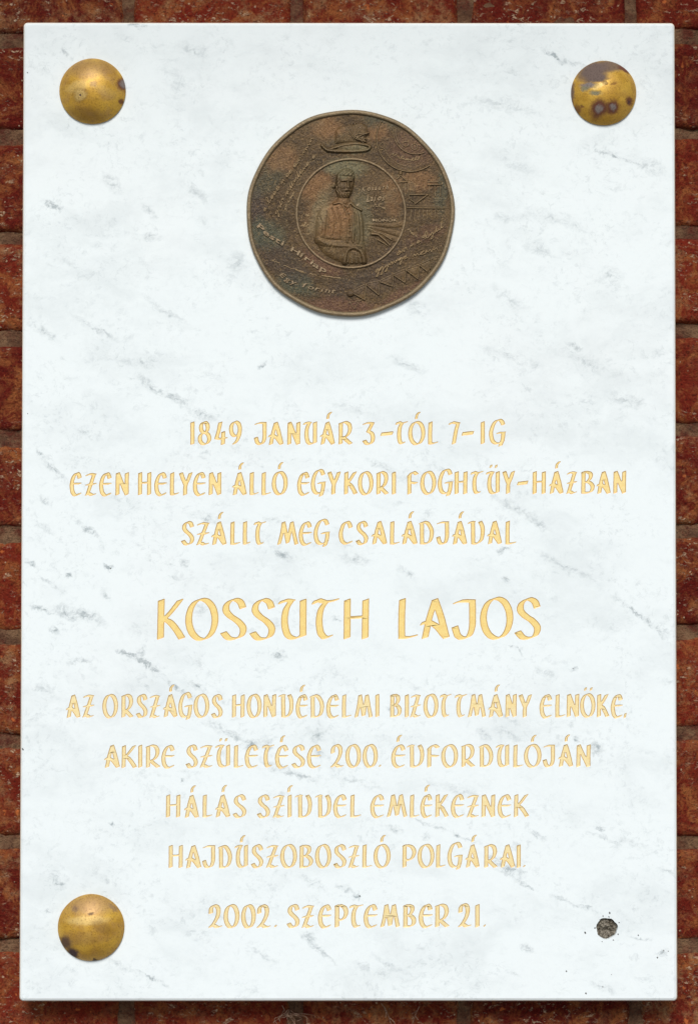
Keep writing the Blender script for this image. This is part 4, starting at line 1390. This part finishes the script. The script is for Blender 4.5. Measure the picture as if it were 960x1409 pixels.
def scribble(name, path, amp, n, seed, r=.72, h=1.9, box=None):
    """a line of worn, unreadable joined handwriting"""
    rr = random.Random(seed)
    pts = cr(path, 14)
    L_ = len(pts) - 1
    out, strokes = [], []
    FORMS = {'n': [(0, 0), (.15, .9), (.3, .2), (.55, 1), (.7, .1)], 'l': [(0, 0), (.5, 1.6), (.35, 2.3), (.15, 1.6), (.25, .1), (.6, .1)], 'o': [(.5, .9), (.1, .7), (.1, .1), (.6, .1), (.7, .8), (.8, .7)],
             'e': [(0, .4), (.5, .6), (.45, 1), (.1, .7), (.2, 0), (.7, .2)], 'g': [(.5, .9), (.1, .6), (.2, .1), (.6, .8), (.45, -1.1), (.1, -1.2), (.7, .1)], 'i': [(0, .1), (.25, 1), (.25, .05), (.5, .15)],
             't': [(.1, .1), (.5, 1.9), (.3, .1), (.6, .2)], 'r': [(0, 0), (.2, 1), (.35, .8), (.6, .95), (.5, .1)]}
    t = 0.0
    step = L_ / (n * .86)
    while t < L_ - step * .9:
        fm = FORMS[rr.choice('nnoeeirglt')]
        k = min(L_ - 1, int(t)); f = t - k
        o = pts[k] + (pts[k + 1] - pts[k]) * f
        tg = pts[k + 1] - pts[k]
        sl = float(np.hypot(*tg)); tg = tg / max(1e-6, sl); up = np.array((tg[1], -tg[0]))
        a = amp * rr.uniform(.62, .95)
        wd = step * sl
        for (x, y) in fm:
            out.append(o + tg * (x * wd * 1.25 + y * a * .35) + up * (y * a + rr.uniform(-.25, .25)))
        t += step * rr.uniform(.75, 1.2)
        if rr.random() < .2:
            t += step * .6
            if len(out) > 3:
                strokes.append(out)
            out = []
    if len(out) > 3:
        strokes.append(out)
    allp = np.array([p for s in strokes for p in s])
    bx = (allp[:, 0].min() - 2, allp[:, 1].min() - 2, allp[:, 0].max() + 2, allp[:, 1].max() + 2)
    def fn(X, Y):
        H_ = np.zeros(X.shape)
        for s in strokes:
            H_ = np.maximum(H_, ridge(X, Y, cr(s, 3), r, h))
        return H_
    return relief(name, bx, 0.42, fn, M['bronze_bright'])

scribble("raised_script", [(364, 292), (378, 268), (394, 246), (412, 222), (432, 190)], 4.4, 19, 4)
scribble("raised_script", [(380, 296), (392, 274), (404, 254), (420, 232), (440, 208)], 4.0, 18, 9)
scribble("raised_script", [(392, 290), (399, 276), (408, 262)], 2.6, 9, 12, .5, 1.0)
scribble("raised_script", [(546, 352), (566, 340), (590, 326), (614, 310)], 4.4, 13, 21)
scribble("raised_script", [(516, 376), (536, 366), (552, 358), (578, 351), (604, 343)], 4.6, 14, 27)
scribble("raised_script", [(538, 212), (550, 218), (566, 221), (582, 218)], 2.2, 13, 33, .5, 1.1)
scribble("raised_script", [(560, 316), (574, 326), (596, 322)], 2.2, 6, 38, .5, 1.0)
scribble("raised_script", [(420, 298), (428, 297)], 3.2, 3, 41, .6, 1.1)
scribble("raised_script", [(414, 312), (426, 311)], 3.0, 4, 43, .6, 1.1)
scribble("raised_script", [(505, 288), (518, 284), (536, 291)], 2.6, 7, 47, .55, 1.2)
scribble("raised_script", [(372, 358), (392, 366), (420, 376), (450, 381), (476, 384)], 1.6, 13, 53, .5, 0.9)

# ------------------------------------------------------------------ dried rootlets clinging to the brick under the tablet
k = NT("dry_rootlet")
g_ = k.n('ShaderNodeNewGeometry').outputs['Position']
mroot = k.out(k.mix(k.rng(k.noise(g_, 500, 2), .4, .6), (0.20, 0.105, 0.065), (0.34, 0.22, 0.15)), 0.9, 0, 0.2)

def tubes(name, strands, r, mat, label, cat, group):
    V, F = [], []
    for pts in strands:
        pts = cr(pts, 5)
        w3 = []
        for i, p in enumerate(pts):
            q = P(p[0], p[1], YW); q.y = -0.0030 + 0.0008 * noise.noise(Vector((p[0] * .2, p[1] * .2, 0)))
            w3.append(q)
        b = len(V); m = len(w3)
        for i, c in enumerate(w3):
            tg = (w3[min(m - 1, i + 1)] - w3[max(0, i - 1)]).normalized()
            s = tg.cross(Vector((0, 1, 0))).normalized(); u = s.cross(tg)
            rr = r * (1 - .6 * i / m)
            for j in range(6):
                a = math.pi * 2 * j / 6
                V.append(c + s * rr * math.cos(a) + u * rr * math.sin(a))
        for i in range(m - 1):
            for j in range(6):
                jj = (j + 1) % 6
                F.append((b + i * 6 + j, b + i * 6 + jj, b + (i + 1) * 6 + jj, b + (i + 1) * 6 + j))
    o = mesh_obj(name, V, F, mat, smooth=True)
    tag(o, label, cat, group)

rr = random.Random(2)
st = []
for i in range(11):
    x = 372 + i * 5.6 + rr.uniform(-3, 3); y = rr.uniform(1396, 1402)
    st.append([(396 + rr.uniform(-5, 5), 1389 + rr.uniform(-3, 8)), ((x + 396) / 2, y - 3), (x + rr.uniform(-3, 3), y + rr.uniform(-2, 5)), (x + rr.uniform(-9, 9), y + rr.uniform(3, 10))])
st.append([(388, 1382), (394, 1392), (402, 1402), (408, 1412)])
tubes("dry_rootlet", st, 0.00030, mroot, "tangled pale dry rootlets on the brick under the tablet's lower edge, left of centre", "rootlet", "dry rootlets under the tablet")
tubes("dry_rootlet", [[(524, 1379), (530, 1387), (534, 1397), (539, 1412)], [(529, 1386), (531, 1393), (530, 1399)], [(535, 1399), (541, 1404), (544, 1411)]], 0.00045, mroot,
      "single curved pale rootlet on the brick below the tablet's middle", "rootlet", "dry rootlets under the tablet")
tubes("dry_rootlet", [[(577, 1383), (573, 1391), (570, 1398), (566, 1411)], [(574, 1389), (568, 1393)], [(571, 1397), (575, 1402)]], 0.00040, mroot,
      "thin speckled rootlet leaning left, rightmost under the tablet's lower edge", "rootlet", "dry rootlets under the tablet")
